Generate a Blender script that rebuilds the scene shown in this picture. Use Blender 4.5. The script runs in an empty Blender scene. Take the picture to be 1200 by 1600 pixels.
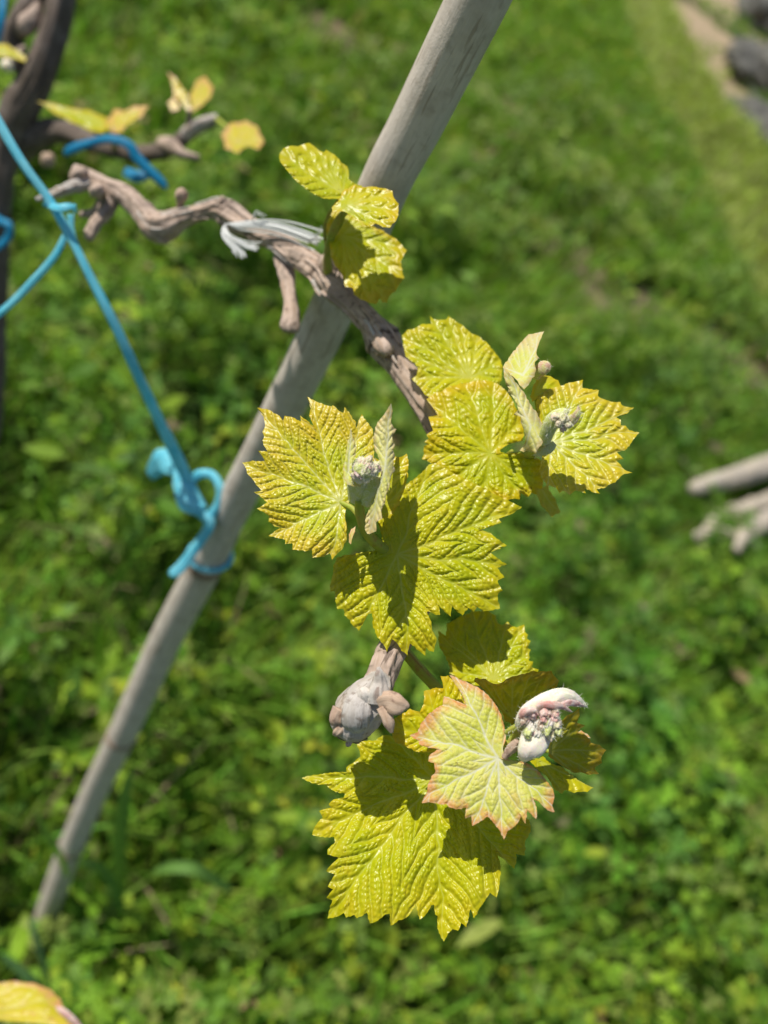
import bpy, math, random
import numpy as np
from mathutils import Vector, Matrix

# ------------------------------------------------------------------ camera
F = 1250.0                       # focal length in photo pixels (1200 x 1600)
CX, CY = 600.0, 800.0
CAM_H = 1.50
UP = np.array([.40, .61, .68]); UP /= np.linalg.norm(UP)      # world up seen from the camera
fwd = np.array([0, 0, -1.0])
Yc = fwd - (fwd @ UP) * UP; Yc /= np.linalg.norm(Yc)
Xc = np.cross(Yc, UP)
R = np.array([Xc, Yc, UP])       # camera vector -> world vector
EYE = np.array([0, 0, CAM_H])

scene = bpy.context.scene
cam = bpy.data.cameras.new('camera')
cam_o = bpy.data.objects.new('camera', cam)
scene.collection.objects.link(cam_o)
cam.sensor_fit = 'VERTICAL'; cam.sensor_height = 36.0; cam.sensor_width = 27.0
cam.lens = 36.0 * F / 1600.0
cam.clip_start = .01; cam.clip_end = 1000
cam_o.matrix_world = Matrix([list(R[0]) + [EYE[0]], list(R[1]) + [EYE[1]], list(R[2]) + [EYE[2]], [0, 0, 0, 1]])
cam.dof.use_dof = True; cam.dof.focus_distance = .322; cam.dof.aperture_fstop = 28.1 / 5.8
scene.camera = cam_o

# ------------------------------------------------------------------ light
SUNC = np.array([-.20, .80, .565]); SUNC /= np.linalg.norm(SUNC)
SUNW = R @ SUNC
world = bpy.data.worlds.new('World'); scene.world = world; world.use_nodes = True
wn = world.node_tree; wn.nodes.clear()
sky = wn.nodes.new('ShaderNodeTexSky'); sky.sky_type = 'NISHITA'; sky.sun_disc = False
sky.sun_elevation = math.asin(SUNW[2]); sky.sun_rotation = math.atan2(SUNW[0], SUNW[1])
bg = wn.nodes.new('ShaderNodeBackground'); bg.inputs[1].default_value = .085
wo = wn.nodes.new('ShaderNodeOutputWorld')
wn.links.new(sky.outputs[0], bg.inputs[0]); wn.links.new(bg.outputs[0], wo.inputs[0])
sl = bpy.data.lights.new('sun', 'SUN'); sl.energy = 5.0; sl.angle = math.radians(.53); sl.color = (1, .955, .88)
so = bpy.data.objects.new('sun', sl); scene.collection.objects.link(so)
so.location = (0, 0, 5)
so.rotation_euler = Vector(SUNW).to_track_quat('Z', 'Y').to_euler()
scene.view_settings.view_transform = 'Standard'; scene.view_settings.look = 'None'
scene.view_settings.exposure = 0; scene.view_settings.gamma = 1; scene.view_settings.use_curve_mapping = False
scene.render.engine = 'CYCLES'
scene.cycles.use_denoising = True
scene.cycles.max_bounces = 8; scene.cycles.transparent_max_bounces = 8

rng = np.random.default_rng(7); random.seed(7)

# ------------------------------------------------------------------ helpers
def P(px, py, d):                # a point in the world: photo direction and distance along the view axis
    px, py, d = np.broadcast_arrays(np.asarray(px, float), np.asarray(py, float), np.asarray(d, float))
    c = np.stack([(px - CX) / F * d, -(py - CY) / F * d, -d], -1)
    return c @ R.T + EYE
def G(px, py, z=0.0):            # point of the ground in that direction
    v = R @ np.array([(px - CX) / F, -(py - CY) / F, -1.0])
    return EYE + v * ((z - CAM_H) / v[2])

def hash2(ix, iy, s=0):
    n = (ix.astype(np.int64) * 374761393 + iy.astype(np.int64) * 668265263 + s * 2147483647 + 1013904223) & 0xffffffff
    n = ((n ^ (n >> 13)) * 1274126177) & 0xffffffff
    n = ((n ^ (n >> 16)) * 2246822519) & 0xffffffff
    return ((n ^ (n >> 15)) & 0xffffff) / float(0xffffff)
def vnoise(x, y, s=0):
    x = np.asarray(x, float); y = np.asarray(y, float)
    ix = np.floor(x); iy = np.floor(y); fx = x - ix; fy = y - iy
    fx = fx * fx * (3 - 2 * fx); fy = fy * fy * (3 - 2 * fy)
    a = hash2(ix, iy, s); b = hash2(ix + 1, iy, s); c = hash2(ix, iy + 1, s); d = hash2(ix + 1, iy + 1, s)
    return (a * (1 - fx) + b * fx) * (1 - fy) + (c * (1 - fx) + d * fx) * fy
def fbm(x, y, s=0, o=3):
    t = 0; a = .5; n = 0
    for k in range(o):
        t = t + a * vnoise(x * 2 ** k + 17.3 * k, y * 2 ** k - 9.1 * k, s + k); n += a; a *= .5
    return t / n
def worley(x, y, s=0):
    ix = np.floor(x); iy = np.floor(y)
    f1 = np.full(x.shape, 9.0); f2 = np.full(x.shape, 9.0)
    for dx in (-1, 0, 1):
        for dy in (-1, 0, 1):
            cx = ix + dx; cy = iy + dy
            qx = cx + .5 + (hash2(cx, cy, s) - .5) * .75; qy = cy + .5 + (hash2(cx, cy, s + 5) - .5) * .75
            d = np.hypot(x - qx, y - qy)
            f2 = np.minimum(f2, np.maximum(d, f1)); f1 = np.minimum(f1, d)
    return f1, f2
def sstep(a, b, x):
    t = np.clip((x - a) / (b - a), 0, 1); return t * t * (3 - 2 * t)

def fast_mesh(name, V, faces, smooth=True):
    """faces: int array (n,3) or (n,4), or a list of such arrays"""
    if not isinstance(faces, (list, tuple)): faces = [faces]
    me = bpy.data.meshes.new(name)
    V = np.ascontiguousarray(V, dtype=np.float32)
    me.vertices.add(len(V)); me.vertices.foreach_set('co', V.ravel())
    idx = np.concatenate([f.ravel() for f in faces]).astype(np.int32)
    tot = np.concatenate([np.full(len(f), f.shape[1]) for f in faces]).astype(np.int32)
    st = np.concatenate([[0], np.cumsum(tot)[:-1]]).astype(np.int32)
    me.loops.add(len(idx)); me.loops.foreach_set('vertex_index', idx)
    me.polygons.add(len(tot)); me.polygons.foreach_set('loop_start', st); me.polygons.foreach_set('loop_total', tot)
    me.polygons.foreach_set('use_smooth', np.full(len(tot), smooth))
    me.update(calc_edges=True); me.validate()
    return me
def point_attr(me, name, data):
    a = me.color_attributes.new(name, 'FLOAT_COLOR', 'POINT')
    d = np.ones((len(data), 4), np.float32); d[:, :data.shape[1]] = data
    a.data.foreach_set('color', d.ravel())

def link(o, parent=None):
    scene.collection.objects.link(o)
    if parent is not None: o.parent = parent
    return o
def tag(o, label=None, cat=None, group=None, kind=None):
    if label: o['label'] = label
    if cat: o['category'] = cat
    if group: o['group'] = group
    if kind: o['kind'] = kind
    return o
BASE = {}
def thing(name, label, cat, base, group=None):
    o = bpy.data.objects.new(name, None); o.empty_display_size = .02
    o.location = base; BASE[o] = np.array(base, float); link(o)
    return tag(o, label, cat, group)
def obj(name, V, faces, mat, parent=None, attrs=None, smooth=True, label=None):
    """ONE mesh object from world-space vertices; its origin is its thing's base"""
    V = np.asarray(V, float)
    b = BASE[parent] if parent is not None else V.mean(0)
    me = fast_mesh(name, V - b, faces, smooth)
    if attrs:
        for k, v in attrs.items(): point_attr(me, k, np.asarray(v, float))
    me.materials.append(mat)
    o = bpy.data.objects.new(name, me); link(o, parent)
    if parent is None: o.location = b
    BASE[o] = b if parent is not None else b
    if label: o['label'] = label
    return o

# ------------------------------------------------------------------ materials
def mat_new(name):
    m = bpy.data.materials.new(name); m.use_nodes = True
    nt = m.node_tree; nt.nodes.clear()
    return m, nt
class N:
    def __init__(s, nt): s.nt = nt
    def n(s, t, **kw):
        x = s.nt.nodes.new(t)
        for k, v in kw.items(): setattr(x, k, v)
        return x
    def l(s, a, b): s.nt.links.new(a, b)
    def val(s, sock, v):
        if hasattr(v, 'default_value') or hasattr(v, 'is_linked'): s.l(v, sock)
        else: sock.default_value = v
    def mix(s, f, a, b, mode='MIX'):
        x = s.n('ShaderNodeMix'); x.data_type = 'RGBA'; x.blend_type = mode; x.clamp_factor = True
        s.val(x.inputs[0], f)
        for i, v in ((6, a), (7, b)): s.val(x.inputs[i], (tuple(v) + (1,)) if isinstance(v, (tuple, list)) and len(v) == 3 else v)
        return x.outputs[2]
    def math(s, op, a, b=0.0, c=0.0):
        x = s.n('ShaderNodeMath'); x.operation = op
        for i, v in enumerate((a, b, c)): s.val(x.inputs[i], v)
        return x.outputs[0]
    def rng(s, v, a, b, c=0.0, d=1.0):
        x = s.n('ShaderNodeMapRange'); x.interpolation_type = 'SMOOTHSTEP'
        s.val(x.inputs[0], v); x.inputs[1].default_value = a; x.inputs[2].default_value = b; x.inputs[3].default_value = c; x.inputs[4].default_value = d
        return x.outputs[0]
    def noise(s, scale, detail=3, rough=.55, vec=None, w=None, dist=0.0):
        x = s.n('ShaderNodeTexNoise'); x.inputs['Scale'].default_value = scale; x.inputs['Detail'].default_value = detail; x.inputs['Roughness'].default_value = rough
        x.inputs['Distortion'].default_value = dist
        if vec is None:
            tc = s.n('ShaderNodeTexCoord'); vec = tc.outputs['Object']
        s.l(vec, x.inputs['Vector'])
        return x.outputs['Fac']
    def bump(s, h, strength, dist, normal=None):
        x = s.n('ShaderNodeBump'); x.inputs['Strength'].default_value = strength; x.inputs['Distance'].default_value = dist
        s.l(h, x.inputs['Height'])
        if normal is not None: s.l(normal, x.inputs['Normal'])
        return x.outputs[0]
    def out(s, sh):
        o = s.n('ShaderNodeOutputMaterial'); s.l(sh, o.inputs[0])

def principled(k, col, rough, spec=.5, normal=None, sheen=0.0, sss=0.0):
    p = k.n('ShaderNodeBsdfPrincipled')
    k.val(p.inputs['Base Color'], (tuple(col) + (1,)) if isinstance(col, tuple) and len(col) == 3 else col)
    k.val(p.inputs['Roughness'], rough); k.val(p.inputs['Specular IOR Level'], spec)
    if normal is not None: k.l(normal, p.inputs['Normal'])
    if sheen: p.inputs['Sheen Weight'].default_value = sheen; p.inputs['Sheen Roughness'].default_value = .6
    if sss:
        p.inputs['Subsurface Weight'].default_value = sss; p.inputs['Subsurface Scale'].default_value = .003
        p.inputs['Subsurface Radius'].default_value = (1, .8, .4)
    return p.outputs[0]

def leaf_material(name, body, body2, edge, vein, edge_amt=.5, wool=0.0, vein_amt=.6, rough=.33, trans=.3, edge_from=.72, spec=.5):
    m, nt = mat_new(name); k = N(nt)
    at = k.n('ShaderNodeAttribute'); at.attribute_name = 'leafdata'
    sp = k.n('ShaderNodeSeparateColor'); k.l(at.outputs['Color'], sp.inputs[0])
    V, T, C = sp.outputs
    n1 = k.noise(45, 3); n2 = k.noise(190, 3); n3 = k.noise(1400, 2)
    c = k.mix(k.rng(n1, .35, .68), body, body2)
    c = k.mix(k.math('MULTIPLY', k.rng(n2, .5, .8), .28), c, edge)
    ef = k.math('MULTIPLY', k.rng(k.math('ADD', T, k.math('MULTIPLY', k.math('SUBTRACT', n2, .5), .35)), edge_from, 1.02), edge_amt)
    c = k.mix(ef, c, edge)
    c = k.mix(k.math('MULTIPLY', V, vein_amt), c, vein)
    if wool:
        wn_ = k.noise(900, 4, .7)
        wf = k.math('MULTIPLY', k.rng(k.math('ADD', wn_, k.math('MULTIPLY', V, .35)), .42, .8), wool)
        c = k.mix(wf, c, (.62, .62, .50))
    tiny = k.rng(k.noise(420, 2), .71, .76)
    c = k.mix(k.math('MULTIPLY', tiny, .5), c, (.16, .07, .01))
    nrm = k.bump(n3, .2, .0003)
    p = principled(k, c, k.math('ADD', rough, k.math('MULTIPLY', k.math('SUBTRACT', n2, .5), .25)), spec, nrm)
    t = k.n('ShaderNodeBsdfTranslucent')
    k.l(k.mix(1.0, c, (1.0, .95, .30), 'MULTIPLY'), t.inputs[0]); k.l(nrm, t.inputs['Normal'])
    mx = k.n('ShaderNodeMixShader'); mx.inputs[0].default_value = trans
    k.l(p, mx.inputs[1]); k.l(t.outputs[0], mx.inputs[2]); k.out(mx.outputs[0])
    return m
M_LEAF = leaf_material('vine_leaf_yellow_green', (.47, .50, .004), (.59, .53, .006), (.66, .42, .008), (.58, .62, .12), .6, rough=.33, spec=.36, vein_amt=.35)
M_LEAFG = leaf_material('vine_leaf_green', (.44, .475, .004), (.56, .525, .006), (.60, .42, .01), (.58, .62, .18), .35, trans=.28, vein_amt=.38, rough=.32, spec=.36)
M_LEAFGOLD = leaf_material('vine_leaf_gold_margin', (.50, .54, .006), (.62, .55, .008), (.72, .46, .012), (.66, .68, .30), .55, wool=.10, rough=.33, edge_from=.45, spec=.4, vein_amt=.5)
M_LEAFDOWN = leaf_material('vine_leaf_downy', (.58, .61, .05), (.66, .64, .13), (.68, .28, .08), (.76, .76, .58), .95, wool=.45, vein_amt=.75, rough=.5, edge_from=.78, spec=.3)
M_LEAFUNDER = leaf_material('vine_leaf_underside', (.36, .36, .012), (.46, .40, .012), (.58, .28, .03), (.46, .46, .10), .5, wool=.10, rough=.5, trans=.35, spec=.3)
M_LEAFPINK = leaf_material('vine_leaf_pink_tip', (.60, .52, .01), (.66, .54, .02), (.70, .30, .16), (.6, .5, .2), .8, rough=.4, edge_from=.84)

M_FOLD = leaf_material('folded_young_leaf', (.58, .60, .09), (.64, .58, .22), (.62, .38, .20), (.72, .72, .46), .55, wool=.5, vein_amt=.5, rough=.6, edge_from=.74, spec=.2, trans=.2)
def woolly_material(name, col1, col2, col3, wool=.6):
    m, nt = mat_new(name); k = N(nt)
    n1 = k.noise(330, 4); n2 = k.noise(800, 5, .7); n3 = k.noise(2200, 3, .7)
    c = k.mix(k.rng(n1, .38, .62), col1, col2)
    c = k.mix(k.math('MULTIPLY', k.rng(n2, .5, .7), .8), c, col3)
    c = k.mix(k.math('MULTIPLY', k.rng(n3, .45, .7), wool), c, (.84, .82, .72))
    nrm = k.bump(k.math('ADD', n2, k.math('MULTIPLY', n3, .5)), .45, .0005)
    p = principled(k, c, .8, .15, nrm, sss=.3)
    k.out(p); return m
M_WOOL = woolly_material('woolly_shoot_tip', (.52, .54, .16), (.50, .30, .20), (.62, .60, .36), .4)
M_WOOLG = woolly_material('woolly_green_fold', (.50, .55, .13), (.56, .58, .26), (.60, .62, .38), .45)
M_WOOLW = woolly_material('woolly_white_bud', (.84, .80, .58), (.84, .70, .60), (.84, .80, .70), .45)
M_CREAM = woolly_material('cream_bud', (.64, .64, .30), (.66, .52, .38), (.76, .74, .52), .4)
M_PINK = woolly_material('woolly_pink_bud', (.70, .50, .44), (.60, .28, .24), (.74, .64, .54), .35)
M_LILAC = woolly_material('lilac_bud', (.74, .66, .54), (.76, .70, .56), (.62, .66, .34), .4)

def bark_material(name, a, b, c3, dark, rough=.75, streak=1.0, spots=.6, ubias=26, vbias=3):
    m, nt = mat_new(name); k = N(nt)
    at = k.n('ShaderNodeAttribute'); at.attribute_name = 'uvw'
    mp = k.n('ShaderNodeMapping'); k.l(at.outputs['Vector'], mp.inputs[0]); mp.inputs['Scale'].default_value = (1.0, 1.0, .10)
    s1 = k.noise(420 * streak, 4, .6, mp.outputs[0]); s2 = k.noise(60, 3, .6); s3 = k.noise(900, 3, .6, at.outputs['Vector'])
    col = k.mix(k.rng(s1, .35, .65), a, b)
    col = k.mix(k.math('MULTIPLY', k.rng(s2, .45, .68), .7), col, c3)
    col = k.mix(k.math('MULTIPLY', k.rng(s1, .56, .68), .75), col, dark)
    col = k.mix(k.math('MULTIPLY', k.rng(k.noise(240, 4, .65), .54, .68), spots), col, dark)
    sp = k.n('ShaderNodeSeparateColor'); a2 = k.n('ShaderNodeAttribute'); a2.attribute_name = 'mark'; k.l(a2.outputs['Color'], sp.inputs[0])
    col = k.mix(sp.outputs[0], col, dark)
    nrm = k.bump(k.math('ADD', s1, k.math('MULTIPLY', s3, .4)), .5, .0008)
    k.out(principled(k, col, rough, .25, nrm)); return m
M_CANE = bark_material('vine_cane_bark', (.40, .29, .215), (.55, .43, .35), (.26, .20, .16), (.07, .045, .03))
M_BAMBOO = bark_material('weathered_bamboo', (.58, .51, .44), (.68, .60, .52), (.47, .40, .335), (.34, .27, .21), .45, .7, spots=.25)
M_TRUNK = bark_material('old_vine_bark', (.11, .085, .065), (.18, .14, .115), (.22, .18, .15), (.035, .028, .022), .9, .5)
M_STUB = bark_material('grey_papery_bark', (.40, .355, .31), (.56, .52, .47), (.48, .37, .28), (.15, .10, .065), .6, 1.0)
M_SPIKE = bark_material('pale_dry_scale', (.55, .50, .44), (.62, .57, .50), (.50, .42, .34), (.25, .16, .12), .6, 1.0)
M_TAN = bark_material('tan_bud_scale', (.46, .32, .22), (.54, .41, .30), (.40, .28, .22), (.14, .07, .05), .7)
M_DRY = bark_material('dry_driftwood', (.42, .355, .265), (.54, .47, .37), (.46, .43, .38), (.16, .12, .09), .8, .3)
M_RING = bark_material('brown_joint_ring', (.26, .17, .12), (.40, .30, .23), (.20, .13, .09), (.09, .055, .04), .6)
M_PETIOLE = bark_material('green_petiole', (.30, .36, .035), (.36, .40, .06), (.42, .36, .08), (.30, .16, .05), .45)

def plastic(name, col, col2):
    m, nt = mat_new(name); k = N(nt)
    at = k.n('ShaderNodeAttribute'); at.attribute_name = 'uvw'
    mp = k.n('ShaderNodeMapping'); k.l(at.outputs['Vector'], mp.inputs[0]); mp.inputs['Scale'].default_value = (1, 1, .04)
    s1 = k.noise(1500, 3, .6, mp.outputs[0]); s2 = k.noise(70, 2)
    c = k.mix(k.rng(k.math('ADD', s1, k.math('MULTIPLY', s2, .3)), .48, .72), col, col2)
    nrm = k.bump(s1, .9, .0006)
    p = principled(k, c, .42, .5, nrm)
    t = k.n('ShaderNodeBsdfTranslucent'); k.l(c, t.inputs[0])
    mx = k.n('ShaderNodeMixShader'); mx.inputs[0].default_value = .32
    k.l(p, mx.inputs[1]); k.l(t.outputs[0], mx.inputs[2]); k.out(mx.outputs[0]); return m
M_BLUE = plastic('blue_baling_twine', (.05, .62, .84), (.30, .82, .94))
M_BLUESHADE = plastic('shaded_blue_baling_twine', (.0, .20, .42), (.02, .34, .58))  # the same blue twine in shade, the shade put into its colour
M_WHITE = plastic('white_string', (.82, .83, .80), (.88, .89, .86))

def veg_material(name, trans=.40, rough=.6):
    m, nt = mat_new(name); k = N(nt)
    at = k.n('ShaderNodeAttribute'); at.attribute_name = 'col'
    p = principled(k, at.outputs['Color'], rough, .22)
    t = k.n('ShaderNodeBsdfTranslucent'); k.l(k.mix(1.0, at.outputs['Color'], (1.0, 1.0, .35), 'MULTIPLY'), t.inputs[0])
    mx = k.n('ShaderNodeMixShader'); mx.inputs[0].default_value = trans
    k.l(p, mx.inputs[1]); k.l(t.outputs[0], mx.inputs[2]); k.out(mx.outputs[0]); return m
M_VEG = veg_material('meadow_leaves')

def ground_material():
    m, nt = mat_new('meadow_soil'); k = N(nt)
    at = k.n('ShaderNodeAttribute'); at.attribute_name = 'soil'
    sp = k.n('ShaderNodeSeparateColor'); k.l(at.outputs['Color'], sp.inputs[0])
    n1 = k.noise(9, 5, .65); n2 = k.noise(60, 4, .65)
    moss = k.mix(k.rng(n1, .35, .65), (.035, .06, .010), (.075, .11, .016))
    soil = k.mix(k.rng(n2, .35, .65), (.17, .115, .08), (.30, .215, .16))
    straw = k.mix(k.rng(n2, .35, .65), (.34, .25, .15), (.52, .41, .27))
    c = k.mix(sp.outputs[0], moss, soil); c = k.mix(sp.outputs[1], c, straw)
    nrm = k.bump(k.math('ADD', n1, k.math('MULTIPLY', n2, .5)), .8, .03)
    k.out(principled(k, c, .95, .15, nrm)); return m
def rock_material(name, a, b, c3):
    m, nt = mat_new(name); k = N(nt)
    n1 = k.noise(7, 5, .6); n2 = k.noise(35, 5, .7)
    c = k.mix(k.rng(n1, .38, .62), a, b); c = k.mix(k.math('MULTIPLY', k.rng(n2, .5, .72), .7), c, c3)
    k.out(principled(k, c, .9, .2, k.bump(n2, .8, .02))); return m
M_ROCK = rock_material('grey_rock', (.10, .098, .088), (.20, .195, .17), (.05, .048, .04))
M_ROCKP = rock_material('pale_rock', (.48, .46, .43), (.58, .57, .55), (.34, .30, .26))
M_ROCKT = rock_material('tan_rock', (.36, .26, .19), (.44, .34, .26), (.26, .18, .13))

# ------------------------------------------------------------------ shapes
def spline(pts, n_per=10):
    pts = np.asarray(pts, float); out = []
    Q = np.vstack([2 * pts[0] - pts[1], pts, 2 * pts[-1] - pts[-2]])
    for i in range(1, len(Q) - 2):
        p0, p1, p2, p3 = Q[i - 1:i + 3]
        t = np.linspace(0, 1, n_per, endpoint=False)[:, None]
        out.append(.5 * (2 * p1 + (p2 - p0) * t + (2 * p0 - 5 * p1 + 4 * p2 - p3) * t ** 2 + (3 * p1 - p0 - 3 * p2 + p3) * t ** 3))
    out.append(pts[-1:]); return np.vstack(out)
def tube(path, seg=20, n_per=10, flat=1.0, rough=0.0, rfreq=60, ridges=0.0, seed=0, marks=None, twist=0.0, nodes=None, flatdir=None, lump=0.0):
    """path rows: world x, y, z, radius. flat squeezes the section along the viewing-side axis"""
    S = spline(path, n_per); C = S[:, :3]; r = np.maximum(S[:, 3], 1e-5)
    Tn = np.gradient(C, axis=0); Tn /= np.linalg.norm(Tn, axis=1)[:, None] + 1e-12
    ref = (R @ np.array([0, 0, 1.0])) if flatdir is None else np.asarray(flatdir)
    A = ref - (Tn @ ref)[:, None] * Tn
    bad = np.linalg.norm(A, axis=1) < 1e-3; A[bad] = np.cross(Tn[bad], [0, 0, 1.0])
    A /= np.linalg.norm(A, axis=1)[:, None]
    B = np.cross(Tn, A)
    L = np.concatenate([[0], np.cumsum(np.linalg.norm(np.diff(C, axis=0), axis=1))])
    a = np.linspace(0, 2 * np.pi, seg, endpoint=False)
    an = a[None, :] + twist * L[:, None]
    rr = r[:, None] * np.ones((1, seg))
    mark = np.zeros((len(C), seg))
    if nodes:
        for (k, h, w) in nodes:             # (fraction, bulge, half width in metres)
            l0 = L[-1] * k; g = np.exp(-((L - l0) / w) ** 2)
            rr *= (1 + h * g)[:, None]
            dk = np.exp(-((L - l0 - w * .35) / (w * .30)) ** 2); mark += dk[:, None] * .95
            rr *= (1 - h * .5 * dk)[:, None]
    u = np.cos(a)[None, :] * 1.7 + 0 * L[:, None]; v = np.sin(a)[None, :] * 1.7 + 0 * L[:, None]
    ll = L[:, None] + 0 * a[None, :]
    if rough: rr = rr * (1 + rough * (fbm(u + seed * 3.7 + ll * rfreq, v + ll * rfreq * .7, seed, 4) - .5) * 2)
    if lump: rr = rr * (1 + lump * (vnoise(ll * rfreq * .4 + seed, 0 * ll + seed, seed + 3) - .5) * 2)
    if ridges: rr = rr * (1 + ridges * (vnoise(a[None, :] / (2 * np.pi) * 16 + ll * 5, ll * 14, seed + 9) - .5) * 2)
    V = C[:, None, :] + rr[..., None] * (np.cos(an)[..., None] * A[:, None, :] * flat + np.sin(an)[..., None] * B[:, None, :])
    n = len(C); idx = np.arange(n * seg).reshape(n, seg)
    q = np.stack([idx[:-1], np.roll(idx[:-1], -1, 1), np.roll(idx[1:], -1, 1), idx[1:]], -1).reshape(-1, 4)
    V = V.reshape(-1, 3)
    V = np.vstack([V, C[0], C[-1]]); c0 = n * seg; c1 = c0 + 1
    t0 = np.stack([np.full(seg, c0), np.roll(idx[0], -1), idx[0]], -1)
    t1 = np.stack([np.full(seg, c1), idx[-1], np.roll(idx[-1], -1)], -1)
    uvw = np.stack([np.cos(a)[None, :] * r[:, None], np.sin(a)[None, :] * r[:, None], ll], -1).reshape(-1, 3)
    uvw = np.vstack([uvw, [[0, 0, 0]], [[0, 0, L[-1]]]]) + seed * .13
    mk = np.concatenate([np.clip(mark, 0, 1).ravel(), [0, 0]])
    return V, [q, np.vstack([t0, t1])], {'uvw': uvw, 'mark': np.stack([mk] * 3, -1)}
def pathpx(rows, crop=None):
    """rows: px, py, distance, width in px  ->  world x,y,z,radius"""
    out = []
    for (x, y, d, w) in rows:
        if crop: x, y, w = crop[0] + x / crop[2], crop[1] + y / crop[2], w / crop[2]
        out.append(list(P(x, y, d)) + [w * .5 * d / F])
    return np.array(out)
def blob(center, rad, seed=0, rough=.12, freq=2.0, n=20, stretch=(1, 1, 1), rot=None):
    th = np.linspace(0, np.pi, n); ph = np.linspace(0, 2 * np.pi, 2 * n, endpoint=False)
    T_, Ph = np.meshgrid(th, ph, indexing='ij')
    D = np.stack([np.sin(T_) * np.cos(Ph), np.sin(T_) * np.sin(Ph), np.cos(T_)], -1)
    k = 1 + rough * 2 * (fbm(D[..., 0] * freq + seed + D[..., 2], D[..., 1] * freq - D[..., 2] * 1.3 * freq, seed, 4) - .5)
    Pp = D * k[..., None] * rad * np.array(stretch)
    if rot is not None: Pp = Pp @ np.asarray(rot).T
    V = (Pp + center).reshape(-1, 3)
    idx = np.arange(n * 2 * n).reshape(n, 2 * n)
    q = np.stack([idx[:-1], idx[1:], np.roll(idx[1:], -1, 1), np.roll(idx[:-1], -1, 1)], -1).reshape(-1, 4)
    return V, q
def join(parts):
    Vs = []; Q = []; T3 = []; off = 0; at = {}
    for p in parts:
        V, f = p[0], p[1]
        for ff in (f if isinstance(f, list) else [f]):
            (Q if ff.shape[1] == 4 else T3).append(ff + off)
        for kk in ('uvw', 'mark'):
            at.setdefault(kk, []).append(p[2][kk] if len(p) > 2 else (V * (1 if kk == 'uvw' else 0)))
        Vs.append(V); off += len(V)
    F_ = []
    if Q: F_.append(np.vstack(Q))
    if T3: F_.append(np.vstack(T3))
    return np.vstack(Vs), F_, {k: np.vstack(v) for k, v in at.items()}
def hairs(points, normals, length, n, seed=0, width=.00006, droop=.4):
    r = np.random.default_rng(seed); i = r.integers(0, len(points), n)
    p = points[i]; d = normals[i] + r.normal(0, .7, (n, 3)); d /= np.linalg.norm(d, axis=1)[:, None]
    l = length * r.uniform(.4, 1.2, (n, 1)); side = np.cross(d, r.normal(0, 1, (n, 3))); side /= np.linalg.norm(side, axis=1)[:, None]
    bend = r.normal(0, droop, (n, 3)) * l
    a = p + side * width; b = p - side * width; m1 = p + d * l * .55 + bend * .3 + side * width * .7; m2 = m1 - side * width * 1.4; e = p + d * l + bend
    V = np.stack([a, b, m2, m1, e], 1).reshape(-1, 3); k = np.arange(n)[:, None] * 5
    return V, [np.hstack([k, k + 1, k + 2, k + 3]), np.hstack([k + 3, k + 2, k + 4])]

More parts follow.
